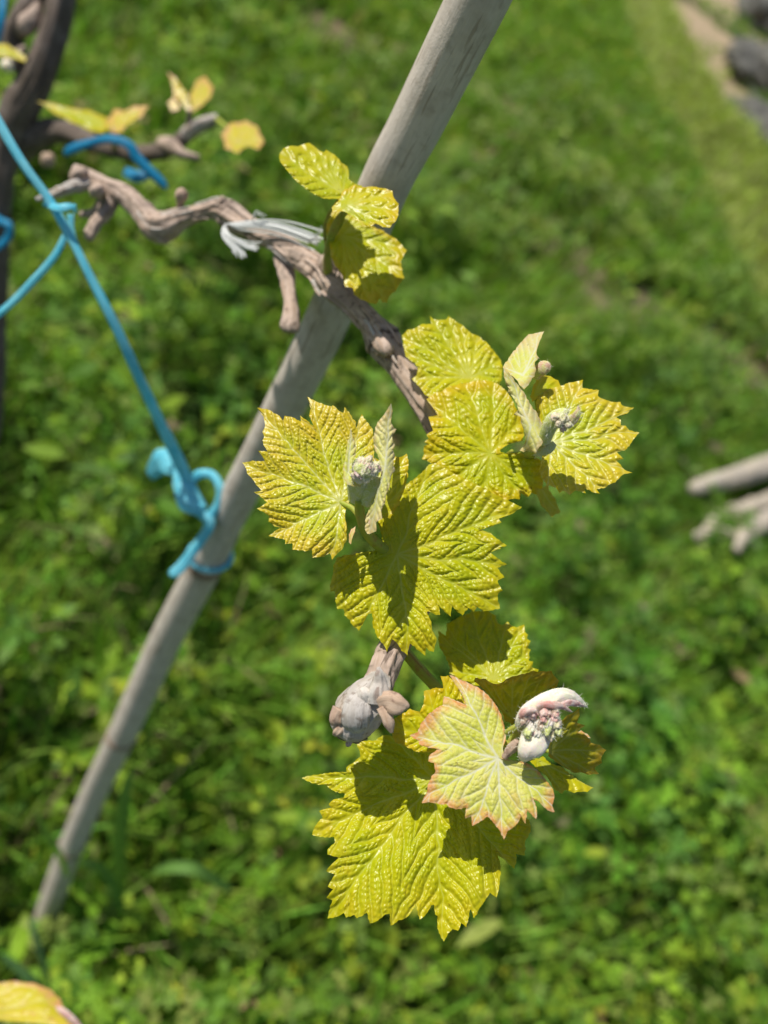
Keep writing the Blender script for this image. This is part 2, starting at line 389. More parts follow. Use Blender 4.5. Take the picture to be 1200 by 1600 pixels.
CR = {'c1': (370, 610, 4.0), 'c2': (510, 710, 3.75), 'c3': (620, 480, 5.4545), 'c4': (640, 580, 5.4545), 'c5': (470, 1120, 3.3333),
      'c6': (630, 1040, 3.75), 'c7': (670, 940, 4.2857), 'c8': (425, 210, 5.4545), 'cR': (760, 500, 5.0), None: (0, 0, 1.0)}
def U(c, pts):
    x0, y0, s = CR[c]; p = np.asarray(pts, float).copy(); p[:, 0] = x0 + p[:, 0] / s; p[:, 1] = y0 + p[:, 1] / s
    return p
def make_leaf(crop, outline, hub, tips, d0, grad=(0, .35), cup=0.0, mat=None, parent=None, spacing=21, amp=1.0, seed=1, step=2.0, rings=None, wave=.002, curl=0.0, label=None, bull=8.5, fold=None, cupx=0.0, tiltline=None):
    """a vine leaf: outline and veins from its traced shape, laid on a tilted, cupped surface; ribs, quilting and blisters are relief"""
    spacing *= 1.25; bull *= 1.02; grad = (grad[0], grad[1] + .10)
    poly = U(crop, outline); h = U(crop, [hub])[0]; tp = U(crop, tips)
    # dense boundary with slightly rounded, irregular teeth
    B = []
    for i in range(len(poly)):
        a = poly[i]; b = poly[(i + 1) % len(poly)]; L = np.hypot(*(b - a)); m = max(2, int(L / step))
        t = np.linspace(0, 1, m, endpoint=False)[:, None]
        q = a + (b - a) * t; nrm = np.array([-(b - a)[1], (b - a)[0]]) / (L + 1e-9)
        arc = np.sin(np.pi * t) * L * .035 + (np.abs((t * max(1, round(L / 9))) % 1 - .5) - .25) * (2.4 if L > 14 else 0) * (1 if hash2(np.array([i]), np.array([seed]))[0] > .35 else -.5)
        q = q + nrm * arc
        B.append(q)
    B = np.vstack(B)
    jx = (vnoise(np.arange(len(B)) * .35, 0 * np.arange(len(B)), seed) - .5) * 1.6
    rad = B - h; rl = np.linalg.norm(rad, axis=1)
    B = B + rad / (rl[:, None] + 1e-6) * jx[:, None]
    nb = len(B); rmax = rl.max()
    if rings is None: rings = int(max(24, min(100, rmax / 2.1)))
    t = np.linspace(0, 1, rings + 1)[1:]
    # rings stay round near the hub and take the toothed shape only towards the margin
    k = 15; ker = np.ones(2 * k + 1) / (2 * k + 1)
    Bs = np.stack([np.convolve(np.concatenate([B[-k:, j], B[:, j], B[:k, j]]), ker, 'valid') for j in (0, 1)], 1)
    w = sstep(.80, 1.0, t)[:, None, None] * .75 + .25 * t[:, None, None]
    Bt = Bs[None] * (1 - w) + B[None] * w
    X = h[0] + (Bt[..., 0] - h[0]) * t[:, None]; Yp = h[1] + (Bt[..., 1] - h[1]) * t[:, None]
    x = np.concatenate([[h[0]], X.ravel()]); y = np.concatenate([[h[1]], Yp.ravel()])
    tt = np.concatenate([[0], np.repeat(t, nb)])
    # vein field
    wx = x + (fbm(x / 40, y / 40, seed) - .5) * 14 * np.clip(np.hypot(x - h[0], y - h[1]) / 60, 0, 1)
    wy = y + (fbm(x / 40 + 9, y / 40, seed + 4) - .5) * 14 * np.clip(np.hypot(x - h[0], y - h[1]) / 60, 0, 1)
    best = np.full(x.shape, 1e9); al = np.zeros(x.shape); pq = np.zeros(x.shape); vl = np.ones(x.shape); sec = np.full(x.shape, 1e9)
    for i, tpi in enumerate(tp):
        v = tpi - h; L = np.hypot(*v); v = v / L
        rx = wx - h[0]; ry = wy - h[1]; s = rx * v[0] + ry * v[1]; q = -rx * v[1] + ry * v[0]
        d = np.where(s < 0, np.hypot(s, q), np.where(s > L, np.hypot(s - L, q), np.abs(q)))
        c = d < best; sec = np.where(c, best, np.minimum(sec, d)); best = np.where(c, d, best)
        al = np.where(c, s, al); pq = np.where(c, q, pq); vl = np.where(c, L, vl)
    aq = np.abs(pq)
    ph = (al - aq * 1.30 - aq ** 2 * .0012 + (fbm(x / 30 + 3, y / 30, seed + 12) - .5) * 9) / spacing + .35
    fr = ph - np.floor(ph); ds = np.minimum(fr, 1 - fr) * spacing * .61       # px to nearest side vein
    grow = np.clip(np.hypot(x - h[0], y - h[1]) / 40, .25, 1)
    wm = np.clip(3.0 - 2.4 * al / vl, .9, 3.0) * .6
    vm = np.exp(-(best / wm) ** 2)
    vs = np.exp(-(ds / 1.2) ** 2) * .40 * sstep(1.5, 6, best + 2)
    pil = (np.sin(np.pi * fr) ** 2 + 1e-6) ** .32
    px_mm = d0 / F                              # metres per px here
    f1, f2 = worley(ph * max(1, round(spacing * .61 / bull)) + seed, al / bull * .80 + aq / bull * .62 + np.floor(ph) * .37 + seed * 2.3, seed)
    cell = sstep(.0, .40, f2 - f1) * np.clip(1 - (f1 / .78) ** 2, 0, 1)
    g1, g2 = worley(wx / 4.6 + 31, wy / 4.6, seed + 7)
    cell2 = sstep(0, .5, g2 - g1)
    ter = np.exp(-((f2 - f1) / .10) ** 2) * .10
    mainval = 1 - np.exp(-(best / 5.5) ** 2)
    edge_soft = 1 - .35 * sstep(.93, 1, tt)
    hgt = (3.4 * pil * (1 - .25 * sstep(spacing * 1.5, spacing * 4, aq)) + (.9 + 1.5 * fbm(x / 45 + 7, y / 45, seed + 20)) * cell * pil ** .5 + .35 * cell2) * (.25 + .75 * mainval) * grow * edge_soft * amp
    hgt = hgt * px_mm
    # surface
    Xm = (x - h[0]) * px_mm; Ym = -(y - h[1]) * px_mm; r2 = Xm ** 2 + Ym ** 2
    d = d0 + grad[0] * Xm + grad[1] * Ym + cup * r2
    d = d + wave * 2 * (fbm(x / 75 + seed, y / 75, seed + 2, 2) - .5) * np.clip(tt * 1.5, 0, 1)
    d = d - np.cos(np.pi * np.clip(best / 55, 0, 1)) * -.0009 * grow * amp     # blade dips along the ribs
    d = d + curl * sstep(.72, 1, tt) ** 1.3 * (.3 + 1.4 * vnoise(np.arctan2(y - h[1], x - h[0]) * 3 + 5, tt * 0, seed + 8))
    if cupx:
        if tiltline is not None:
            v_ = np.array(tiltline, float); v_ /= np.hypot(*v_); qx = (-(x - h[0]) * v_[1] + (y - h[1]) * v_[0]) * px_mm
        else: qx = Xm
        d = d + cupx * np.minimum(qx ** 2, (.006) ** 2)
    if fold is not None:                       # (direction x, y, offset px, slope): bends back beyond a line
        s = (x - h[0]) * fold[0] + (y - h[1]) * fold[1] - fold[2]
        d = d + np.maximum(s, 0) * px_mm * fold[3]
    d = d - hgt
    V = P(x, y, d)
    idx = 1 + np.arange(rings * nb).reshape(rings, nb)
    q = np.stack([idx[:-1], idx[1:], np.roll(idx[1:], -1, 1), np.roll(idx[:-1], -1, 1)], -1).reshape(-1, 4)
    tr = np.stack([np.zeros(nb, int), idx[0], np.roll(idx[0], -1)], -1)
    vein = np.clip(vm + vs + ter, 0, 1)
    o = obj('leaf', V, [q, tr], mat or M_LEAF, parent, {'leafdata': np.stack([vein, tt, cell * pil], -1)}, label=label)
    return o, h
def petiole(parent, hubpx, d0, end, dend, w0=7, w1=9, mat=None, mid=None):
    m = ((hubpx[0] + end[0]) / 2 + 3, (hubpx[1] + end[1]) / 2 + 5, (d0 + dend) / 2 + .014) if mid is None else mid
    V, f, a = tube(pathpx([(hubpx[0], hubpx[1], d0 + .0012, w0), (m[0], m[1], m[2], w0), (end[0], end[1], dend, w1)]), 12, 8, rough=.05)
    return obj('petiole', V, f, mat or M_PETIOLE, parent, a)

# ================================================================== SETTING
# ground: one sheet to the horizon, finer near the camera
def soil_masks(x, y):
    def near(pt, r, sx=1, sy=1):
        return np.exp(-(((x - pt[0]) / (r * sx)) ** 2 + ((y - pt[1]) / (r * sy)) ** 2))
    n = fbm(x * 4, y * 4, 3)
    s = np.zeros_like(x)
    for (px, py, r) in [(880, 400, .14), (925, 480, .16), (960, 520, .10), (1175, 590, .22), (1190, 900, .12), (540, 70, .22), (1190, 640, .12), (760, 320, .12), (1000, 470, .10)]:
        g = G(px, py); s = np.maximum(s, near(g, r * 2.1))
    s = sstep(.40, .80, s * (.55 + .9 * fbm(x * 9, y * 9, 31)) + (n - .5) * .6)
    st = np.zeros_like(x)
    for (px, py, r) in [(1105, 60, 1.3), (1090, 110, .8), (1130, 150, .9), (1110, 180, .7), (1080, 60, 1.0), (1060, 20, 1.2), (1180, 120, 1.6), (1190, 40, 2.4)]:
        g = G(px, py); st = np.maximum(st, near(g, r))
    return s, sstep(.3, .6, st + (n - .5) * .3)
def gheight(x, y):
    return .05 * (fbm(x * .8 + 5, y * .8, 11) - .5) + .02 * (fbm(x * 4, y * 4, 12) - .5)
def build_ground():
    e = np.concatenate([-np.geomspace(400, 8, 16), np.linspace(-7.6, 7.6, 180), np.geomspace(8, 400, 16)])
    e2 = np.concatenate([-np.geomspace(400, 4, 14), np.linspace(-3.6, 16, 230), np.geomspace(17, 600, 16)])
    X, Y = np.meshgrid(e, e2, indexing='ij')
    Z = gheight(X, Y) * np.exp(-(np.hypot(X, Y) / 40) ** 2)
    V = np.stack([X, Y, Z], -1).reshape(-1, 3); n, m = X.shape; idx = np.arange(n * m).reshape(n, m)
    q = np.stack([idx[:-1, :-1], idx[1:, :-1], idx[1:, 1:], idx[:-1, 1:]], -1).reshape(-1, 4)
    s, st = soil_masks(X.ravel(), Y.ravel())
    o = obj('ground', V, q, ground_material(), None, {'soil': np.stack([s, st, s * 0], -1)})
    tag(o, 'green meadow ground with patches of bare brown soil and dry straw', kind='structure')
build_ground()

# far grass bank: a low ridge along the terrace edge
BANK = [G(980, -90), G(1005, 0), G(1040, 110), G(1080, 195), G(1135, 275), G(1190, 385), G(1250, 500)]
def build_bank():
    pts = np.array(BANK); S = spline(np.hstack([pts, np.ones((len(pts), 1))]), 14)[:, :3]
    T_ = np.gradient(S, axis=0); T_ /= np.linalg.norm(T_, axis=1)[:, None]; Nn = np.stack([-T_[:, 1], T_[:, 0], 0 * T_[:, 0]], -1)
    w = np.linspace(-1, 1, 17); prof = np.cos(w * np.pi / 2) ** .8
    V = []
    for i in range(len(S)):
        for j, ww in enumerate(w):
            p = S[i] + Nn[i] * ww * .30
            z = prof[j] * (.20 + .12 * float(vnoise(np.array(i * .35), np.array(j * .4), 4))) - .03
            V.append([p[0], p[1], z])
    V = np.array(V); n = len(S); m = len(w); idx = np.arange(n * m).reshape(n, m)
    q = np.stack([idx[:-1, :-1], idx[1:, :-1], idx[1:, 1:], idx[:-1, 1:]], -1).reshape(-1, 4)
    global BANKV; BANKV = V
    mt, nt = mat_new('short_bank_grass'); k = N(nt)
    c = k.mix(k.rng(k.noise(4, 5, .75), .38, .62), (.12, .16, .03), (.26, .31, .075))
    k.out(principled(k, c, .9, .2, k.bump(k.noise(80, 4, .7), .9, .02)))
    tag(obj('grass_bank', V, q, mt), 'low mown green bank running along the terrace edge', kind='structure')
build_bank()

# ---- ground cover
def frustum_keep(x, y, z, mx=.34):
    c = (np.stack([x, y, z], -1) - EYE) @ R
    d = -c[:, 2]; u = c[:, 0] / np.maximum(d, .05); v = c[:, 1] / np.maximum(d, .05)
    return (d > .3) & (np.abs(u) < .48 + mx) & (np.abs(v) < .64 + mx)
PAL = .84 * np.array([[.15, .32, .022], [.21, .40, .028], [.28, .46, .034], [.16, .33, .045], [.10, .23, .018], [.36, .50, .04], [.22, .37, .07], [.30, .38, .085]])
def bank_near(x, y):
    b = np.array(BANK)[:, :2]; best = np.full(np.shape(x), 9.0)
    for i in range(len(b) - 1):
        a, c = b[i], b[i + 1]; v = c - a; t = np.clip(((x - a[0]) * v[0] + (y - a[1]) * v[1]) / (v @ v), 0, 1)
        best = np.minimum(best, np.hypot(x - a[0] - v[0] * t, y - a[1] - v[1] * t))
    return 1 - sstep(.30, .62, best)
def canopy(x, y):
    g = G(120, 820); lf_ = np.exp(-((x - g[0]) ** 2 + (y - g[1]) ** 2) / 1.2)
    h = .03 + (.13 + .32 * lf_) * sstep(.36, .66, fbm(x * 4.2, y * 4.2, 21)) + .12 * sstep(.3, .7, fbm(x * 11, y * 11, 22))
    for (px_, py_, r_, a_) in [(720, 215, .32, .20), (780, 300, .22, .22), (830, 190, .25, .15), (700, 330, .2, .16), (250, 900, .12, .10), (60, 1150, .15, .12), (1000, 620, .3, .14), (1050, 980, .15, .10), (900, 620, .2, .12)]:
        q = G(px_, py_); h = h + a_ * np.exp(-((x - q[0]) ** 2 + (y - q[1]) ** 2) / r_ ** 2) * (.4 + .9 * fbm(x * 7, y * 7, 26))
    s, st = soil_masks(x, y); bn = bank_near(x, y); h = h * (1 - .85 * bn); return h * (1 - .8 * np.maximum(s, st)), np.maximum(s, st)
def leaflets(cx, cy, cz, size, r, kind):
    """little pinnate or trifoliate leaves: every leaflet a pointed six-sided blade folded along its middle"""
    n = len(cx)
    tilt = r.uniform(.1, .85, n); az = r.uniform(0, 2 * np.pi, n)
    nz = np.stack([np.sin(tilt) * np.cos(az), np.sin(tilt) * np.sin(az), np.cos(tilt)], -1)
    a = r.normal(0, 1, (n, 3)); a -= (a * nz).sum(1)[:, None] * nz; a /= np.linalg.norm(a, axis=1)[:, None]
    b = np.cross(nz, a); c0 = np.stack([cx, cy, cz], -1)
    if kind == 'clover': shape = [(.05, 0), (.42, .30), (.85, .34), (1.0, .0), (.85, -.34), (.42, -.30)]
    elif kind == 'vetch': shape = [(.05, 0), (.35, .16), (.75, .17), (1.0, .0), (.75, -.17), (.35, -.16)]
    else: shape = [(.0, 0), (.3, .20), (.7, .24), (1.15, .0), (.7, -.24), (.3, -.20)]
    angs = [0, 2.1, -2.1] if kind == 'clover' else ([0, .9, -.9, 2.0, -2.0] if kind == 'vetch' else [0])
    Vs = []; Cs = []
    base = PAL[r.integers(0, len(PAL), n)] * r.uniform(.7, 1.4, (n, 1))
    yl = r.uniform(0, 1, n) > .985; base[yl] = [.46, .50, .04]; br = r.uniform(0, 1, n) > .985; base[br] = [.34, .24, .13]
    patch = fbm(cx * 1.6, cy * 1.6, 40)[:, None]
    base = base * (1 + (patch - .5) * np.array([1.1, .5, .4]))
    gq = G(900, 300); pale = (np.exp(-((cx - gq[0]) ** 2 + (cy - gq[1]) ** 2) / 3.2) * .55)[:, None] * (fbm(cx * 5, cy * 5, 44)[:, None] + .5)
    base = base * (1 - pale) + np.array([.27, .30, .12]) * pale
    for g in angs:
        ca, sa = math.cos(g), math.sin(g); fold = r.uniform(.1, .5, n)[:, None]; droop = r.uniform(-.2, .35, n)[:, None]
        for (u, v) in shape:
            du = (a * ca + b * sa) * u; dv = (b * ca - a * sa) * v
            Vs.append(c0 + size[:, None] * (du + dv + nz * (abs(v) * fold - u * u * droop)))
            Cs.append(base)
    k = 6 * len(angs); V = np.stack(Vs, 1).reshape(-1, 3); Cc = np.stack(Cs, 1).reshape(-1, 3)
    f = []
    for j in range(len(angs)):
        o = j * 6; st = np.arange(n)[:, None] * k + o
        f.append(np.hstack([st, st + 1, st + 2, st + 3])); f.append(np.hstack([st, st + 3, st + 4, st + 5]))
    return V, np.vstack(f), Cc
def scatter(n, xr, yr, r, dmin, dmax):
    x = r.uniform(*xr, n); y = r.uniform(*yr, n)
    h, s = canopy(x, y)
    z = h * r.uniform(0, 1, n) ** .45
    D = np.sqrt(x ** 2 + y ** 2 + (CAM_H - z) ** 2)
    gq = G(120, 820); lfq = np.exp(-((x - gq[0]) ** 2 + (y - gq[1]) ** 2) / 1.0)
    thin = r.uniform(0, 1, n) > .80 * lfq * sstep(.62, .38, fbm(x * 4.2, y * 4.2, 21))
    keep = thin & frustum_keep(x, y, z) & (D > dmin) & (D < dmax) & (r.uniform(0, 1, n) > s * .93)
    return x[keep], y[keep], z[keep] + gheight(x[keep], y[keep]), D[keep]
def build_cover():
    r = np.random.default_rng(5)
    VV = []; FF = []; CC = []; off = 0
    for (n, xr, yr, dmin, dmax, smin, smax, kind) in [
        (52000, (-2.6, 3.2), (-.4, 5), 0, 3.4, .014, .030, 'clover'),
        (40000, (-2.6, 3.2), (-.4, 5), 0, 3.4, .015, .026, 'vetch'),
        (20000, (-2.6, 3.2), (-.4, 5), 0, 3.6, .03, .075, 'broad'),
        (75000, (-5, 8), (1.5, 12), 3.4, 9, .022, .042, 'clover'),
        (24000, (-5, 8), (1.5, 12), 3.4, 9, .04, .07, 'broad'),
        (80000, (-4, 14), (5, 26), 8.5, 30, .06, .12, 'broad')]:
        x, y, z, D = scatter(n, xr, yr, r, dmin, dmax)
        if kind == 'broad' and smin < .04:
            k = fbm(x * 2.3, y * 2.3, 33) > .5; x, y, z = x[k], y[k], z[k]
        V, f, c = leaflets(x, y, z, r.uniform(smin, smax, len(x)), r, kind)
        VV.append(V); FF.append(f + off); CC.append(c); off += len(V)
    V = np.vstack(VV); me = obj('ground_cover', V, np.vstack(FF), M_VEG, None, {'col': np.vstack(CC)})
    tag(me, 'dense low clover and leafy weeds covering the meadow', kind='stuff')
    print('cover tris', sum(len(f) for f in FF) * 2)
    # grass blades
    VV = []; FF = []; CC = []; off = 0
    for (n, xr, yr, dmin, dmax, l0, l1, w) in [(90000, (-2.6, 3.0), (-.4, 5), 0, 3.6, .07, .22, .0024), (250000, (-5, 8), (1.5, 13), 3.0, 11, .10, .22, .0045)]:
        x = r.uniform(*xr, n); y = r.uniform(*yr, n); D = np.sqrt(x ** 2 + y ** 2 + CAM_H ** 2); h, s = canopy(x, y)
        cl = fbm(x * 2.1 + 4, y * 2.1, 55)
        k = frustum_keep(x, y, 0 * x) & (D > dmin) & (D < dmax) & (cl + r.uniform(-.2, .2, n) + .22 * sstep(2.4, 3.8, D) > .50) & (bank_near(x, y) < .3) & (r.uniform(0, 1, n) > s * .95)
        x, y, D, h = x[k], y[k], D[k], h[k]; m = len(x)
        L = r.uniform(l0, l1, m); az = r.uniform(0, 2 * np.pi, m); lean = r.uniform(.15, 1.0, m)
        dr = np.stack([np.cos(az), np.sin(az), 0 * az], -1); sd = np.stack([-np.sin(az), np.cos(az), 0 * az], -1)
        base = np.stack([x, y, gheight(x, y) + h * .3], -1)
        Vs = []
        for q in range(5):
            t = q / 4; p = base + dr * (lean * L * t ** 1.6)[:, None] * .8 + np.array([0, 0, 1.0]) * (L * (t - .45 * lean * t * t))[:, None]
            ww = w * r.uniform(.8, 1.5, m)[:, None] * (1 - t ** 2.2) + .0002
            Vs += [p + sd * ww, p - sd * ww]
        V = np.stack(Vs, 1).reshape(-1, 3); st = np.arange(m)[:, None] * 10
        for q in range(4): FF.append(np.hstack([st + 2 * q, st + 2 * q + 1, st + 2 * q + 3, st + 2 * q + 2]) + off)
        c = np.array([.215, .375, .04]) * r.uniform(.7, 1.4, (m, 1)) * (1 + r.normal(0, .12, (m, 3)))
        dryk = r.uniform(0, 1, m) > .95; c[dryk] = [.38, .30, .17]
        VV.append(V); CC.append(np.repeat(np.clip(c, 0, 1), 10, 0)); off += len(V)
    m = 10000; i_ = r.integers(0, len(BANKV), m); bp = BANKV[i_] + np.stack([r.normal(0, .06, m), r.normal(0, .06, m), r.normal(-.01, .01, m)], -1)
    L = r.uniform(.04, .12, m); az = r.uniform(0, 2 * np.pi, m); sd = np.stack([-np.sin(az), np.cos(az), 0 * az], -1); dr = np.stack([np.cos(az), np.sin(az), 0 * az], -1)
    Vs = []
    for q in range(5):
        t = q / 4; p = bp + dr * (L * t * t * r.uniform(.2, 1, m))[:, None] + np.array([0, 0, 1.0]) * (L * t)[:, None]
        ww = .006 * (1 - t ** 2) + .0004; Vs += [p + sd * ww, p - sd * ww]
    V = np.stack(Vs, 1).reshape(-1, 3); st = np.arange(m)[:, None] * 10
    for q in range(4): FF.append(np.hstack([st + 2 * q, st + 2 * q + 1, st + 2 * q + 3, st + 2 * q + 2]) + off)
    c = np.array([.42, .54, .11]) * r.uniform(.6, 1.3, (m, 1)); dk = r.uniform(0, 1, m) > .8; c[dk] = [.38, .33, .16]
    VV.append(V); CC.append(np.repeat(c, 10, 0)); off += len(V)
    tag(obj('grass', np.vstack(VV), np.vstack(FF), M_VEG, None, {'col': np.vstack(CC)}), 'thin green grass blades growing among the clover', kind='stuff')
build_cover()

# ---- a few broad long grass blades near the stake foot, each its own plant
def broad_grass(rows, w, label, col=(.17, .33, .07), width_to_px=None):
    Vs = []; pts = np.array([list(P(x, y, d)) for x, y, d in rows]); S = spline(np.hstack([pts, np.ones((len(pts), 1))]), 10)[:, :3]
    T_ = np.gradient(S, axis=0); T_ /= np.linalg.norm(T_, axis=1)[:, None]
    vw = (EYE - S); vw /= np.linalg.norm(vw, axis=1)[:, None]; sd = np.cross(T_, vw); sd /= np.linalg.norm(sd, axis=1)[:, None]
    n = len(S); t = np.linspace(0, 1, n); ww = w * np.sqrt(np.clip(np.sin(np.pi * (.12 + .88 * t)), 0, 1)) + .0002
    V = np.stack([S + sd * ww[:, None], S - vw * ww[:, None] * .35, S - sd * ww[:, None]], 1).reshape(-1, 3)
    i = np.arange(n - 1)[:, None] * 3
    q = np.vstack([np.hstack([i, i + 1, i + 4, i + 3]), np.hstack([i + 1, i + 2, i + 5, i + 4])])
    o = obj('grass_blade', V, q, M_VEG, None, {'col': np.tile(np.array(col), (len(V), 1))})
    tag(o, label, 'grass blade', 'broad grass blades near the foot of the stake')
broad_grass([(190, 1400, 1.25), (186, 1330, 1.18), (192, 1260, 1.12), (205, 1200, 1.08)], .010, 'broad upright pale grass blade right of the stake, above its foot')
broad_grass([(190, 1440, 1.22), (180, 1390, 1.16), (155, 1355, 1.10), (118, 1345, 1.06)], .007, 'arching grass blade just right of the stake foot, bent toward the stake')
broad_grass([(105, 1370, 1.12), (90, 1330, 1.06), (72, 1300, 1.03), (56, 1265, 1.0)], .004, 'narrow pale grass blade rising left of the stake above its foot')
broad_grass([(360, 1390, 1.2), (310, 1360, 1.15), (270, 1355, 1.15), (240, 1362, 1.17)], .008, 'broad grass blade lying almost level right of the stake foot')
broad_grass([(95, 1560, 1.05), (60, 1540, 1.0), (25, 1510, .98), (0, 1490, .97)], .005, 'grass blade just above the yellow leaf in the lower left corner', (.14, .28, .09))
broad_grass([(80, 1540, 1.05), (66, 1500, 1.02), (55, 1465, 1.0), (45, 1430, .99)], .0035, 'thin pale grass blade crossing the very foot of the stake', (.2, .34, .16))
broad_grass([(215, 740, 1.3), (225, 730, 1.25), (208, 712, 1.22), (180, 718, 1.22)], .008, 'pale grass blade behind the blue twine knot', (.20, .33, .10))

# ================================================================== FAR THINGS
def rock(px, py, size, mat, label, seed, name='rock', cat='rock', st=(1.2, .9, .6), group=None, sink=.2):
    g = G(px, py); V, q = blob(g + np.array([0, 0, size * (st[2] - sink)]), size, seed, .6, 2.6, 36, st)
    tag(obj(name, V, q, mat), label, cat, group)
rock(1186, 52, .42, M_ROCK, 'dark grey boulder nearest the dry straw at the top right corner', 3, 'boulder', 'boulder', (1.1, .9, .75))
rock(1192, 150, .45, M_ROCK, 'grey boulder against the right edge, below the dark boulder', 4, 'boulder', 'boulder', (1.3, 1, .6))
rock(1204, 6, 1.2, M_ROCK, 'large dark grey boulder in the very top right corner', 5, 'boulder', 'boulder', (1.2, 1, .7))
rock(1185, 225, .34, M_ROCK, 'low grey boulder on the right edge beyond the green bank', 6, 'boulder', 'boulder', (1.3, 1.2, .5))
rock(1172, 104, .22, M_ROCK, 'small grey boulder between the straw and the large boulders', 8, 'boulder', 'boulder', (1.3, 1.2, .6))
rock(1198, 92, .24, M_ROCKP, 'small white stone among the grey boulders on the right edge', 7, 'rock', 'rock', (1, 1, 1), sink=-1.9)
# fallen branch and debris on the right
def dtube(rows, **k): return tube(pathpx(rows), **k)
gb = G(1090, 762); db = float(-((gb - EYE) @ R)[2])
def gd(px, py, lift=0.0):        # distance along the view axis of the ground at that direction
    g = G(px, py, lift); return float(-((g - EYE) @ R)[2])
V, f, a = dtube([(1082, 765, gd(1082, 765, .19), 16), (1092, 762, gd(1092, 762, .19), 26), (1130, 750, gd(1130, 750, .20), 30), (1170, 738, gd(1170, 738, .21), 34), (1215, 722, gd(1215, 722, .21), 34), (1290, 690, gd(1290, 690, .18), 36)], rough=.12, ridges=.1, seed=4)
tag(obj('fallen_branch', V, f, M_DRY, None, a), 'thick dry pale branch lying on the grass at the right edge', 'branch')
deb = [((1095, 850, 12), (1120, 815, 20), (1160, 800, 26), (1210, 780, 24)), ((1085, 838, 10), (1120, 832, 18), (1150, 838, 16), (1185, 850, 12)), ((1150, 860, 12), (1170, 830, 24), (1200, 815, 28), (1230, 800, 20))]
labs = ['longest pale weathered wood piece below the fallen branch', 'short weathered wood piece lying lowest of the three', 'thick weathered wood piece by the right edge below the fallen branch']
for i, (rw, lb) in enumerate(zip(deb, labs)):
    V, f, a = dtube([(x, y, gd(x, y, .17 + .02 * i), w * 1.15) for x, y, w in rw], rough=.35, rfreq=40, ridges=.25, seed=20 + i, flat=.6)
    tag(obj('dead_wood', V, f, M_DRY, None, a), lb, 'dead wood', 'weathered wood pieces at the right edge')
rock(1175, 785, .035, M_ROCKP, 'pale grey stone beside the weathered wood below the fallen branch', 12, sink=-4.6)
rock(1200, 600, .06, M_ROCKT, 'tan stone half in bare soil on the right edge above the fallen branch', 13, sink=-1.6)
rock(1195, 925, .045, M_ROCKT, 'small tan stone on the right edge beneath the weathered wood', 14, sink=-2.6)

# ================================================================== BAMBOO STAKE
stake_rows = [(62, 1500, 1.155, 33), (64, 1462, 1.12, 35), (86, 1392, 1.045, 37), (112, 1322, .98, 38.5), (150, 1232, .885, 41), (190, 1150, .80, 44), (250, 1018, .70, 50), (322, 880, .60, 55),
              (352, 815, .565, 57), (400, 722, .515, 58), (492, 540, .435, 68), (545, 422, .40, 72), (603, 285, .365, 79), (650, 195, .345, 84), (700, 95, .325, 90), (748, -2, .307, 96), (790, -90, .293, 100)]
base = P(62, 1500, 1.305)
stake = thing('bamboo_stake', 'long weathered grey bamboo cane leaning from the lower left to the top', 'stake', tuple(base))
down = P(50, 1540, 1.24)
stake_rows = [(x, y, d * 1.13, w) for x, y, d, w in stake_rows]
sp_ = pathpx([(50, 1540, 1.23 * 1.13, 31)] + stake_rows)
Ltot = np.concatenate([[0], np.cumsum(np.linalg.norm(np.diff(sp_[:, :3], axis=0), axis=1))]); fr = Ltot / Ltot[-1]
V, f, a = tube(sp_, 40, 16, rough=.018, rfreq=14, nodes=[(fr[4] - .004, .03, .012), (fr[6] - .004, .03, .012), (fr[8] - .005, .03, .012)], seed=2)
obj('culm', V, f, M_BAMBOO, stake, a)
for (i, w) in ((4, 44), (6, 49), (8, 60)):        # the raised rings at the joints
    c = sp_[i]; nx = sp_[i + 1, :3] - sp_[i - 1, :3]; nx /= np.linalg.norm(nx)
    pts = [list(c[:3] + nx * o) + [c[3] * k] for o, k in ((-.006, .98), (-.0025, 1.06), (0, 1.10), (.0025, 1.06), (.006, .98))]
    V, f, a = tube(np.array(pts), 32, 5, rough=.05, seed=6 + i); obj('joint_ring', V, f, M_RING, stake, a)

# ================================================================== BACKGROUND VINE (left edge)
tb = P(-120, 1560, 1.05); tbase = G(-330, 1500); 
bvine = thing('old_grapevine', 'dark old grapevine trunk with forking arms at the left edge', 'grapevine', tuple(tbase))
tr = [list(P(-60, 1000, .98)) + [.03]]
rows = [(-90, 1000, .98, 44), (-48, 800, .93, 42), (-16, 620, .88, 38), (-6, 450, .83, 36), (0, 300, .79, 38), (18, 205, .77, 48), (54, 130, .75, 46), (84, 50, .74, 40), (112, -60, .73, 38)]
pp = pathpx(rows); foot = [list(tbase + np.array([0, 0, -.05])) + [.024]]
V, f, a = tube(np.vstack([foot, pp]), 28, 12, rough=.22, rfreq=28, ridges=.16, seed=8); obj('trunk', V, f, M_TRUNK, bvine, a)
V, f, a = tube(pathpx([(12, 230, .79, 60), (90, 205, .77, 34), (150, 225, .76, 28), (215, 240, .75, 26), (262, 232, .74, 24), (300, 205, .735, 20), (335, 190, .73, 16)]), 18, 10, rough=.2, rfreq=50, ridges=.12, seed=9); obj('arm', V, f, M_TRUNK, bvine, a)
V, f, a = tube(pathpx([(30, 110, .765, 34), (20, 60, .75, 30), (38, 30, .745, 38), (62, -20, .74, 30)]), 16, 8, rough=.25, rfreq=50, seed=10); obj('arm', V, f, M_TRUNK, bvine, a)
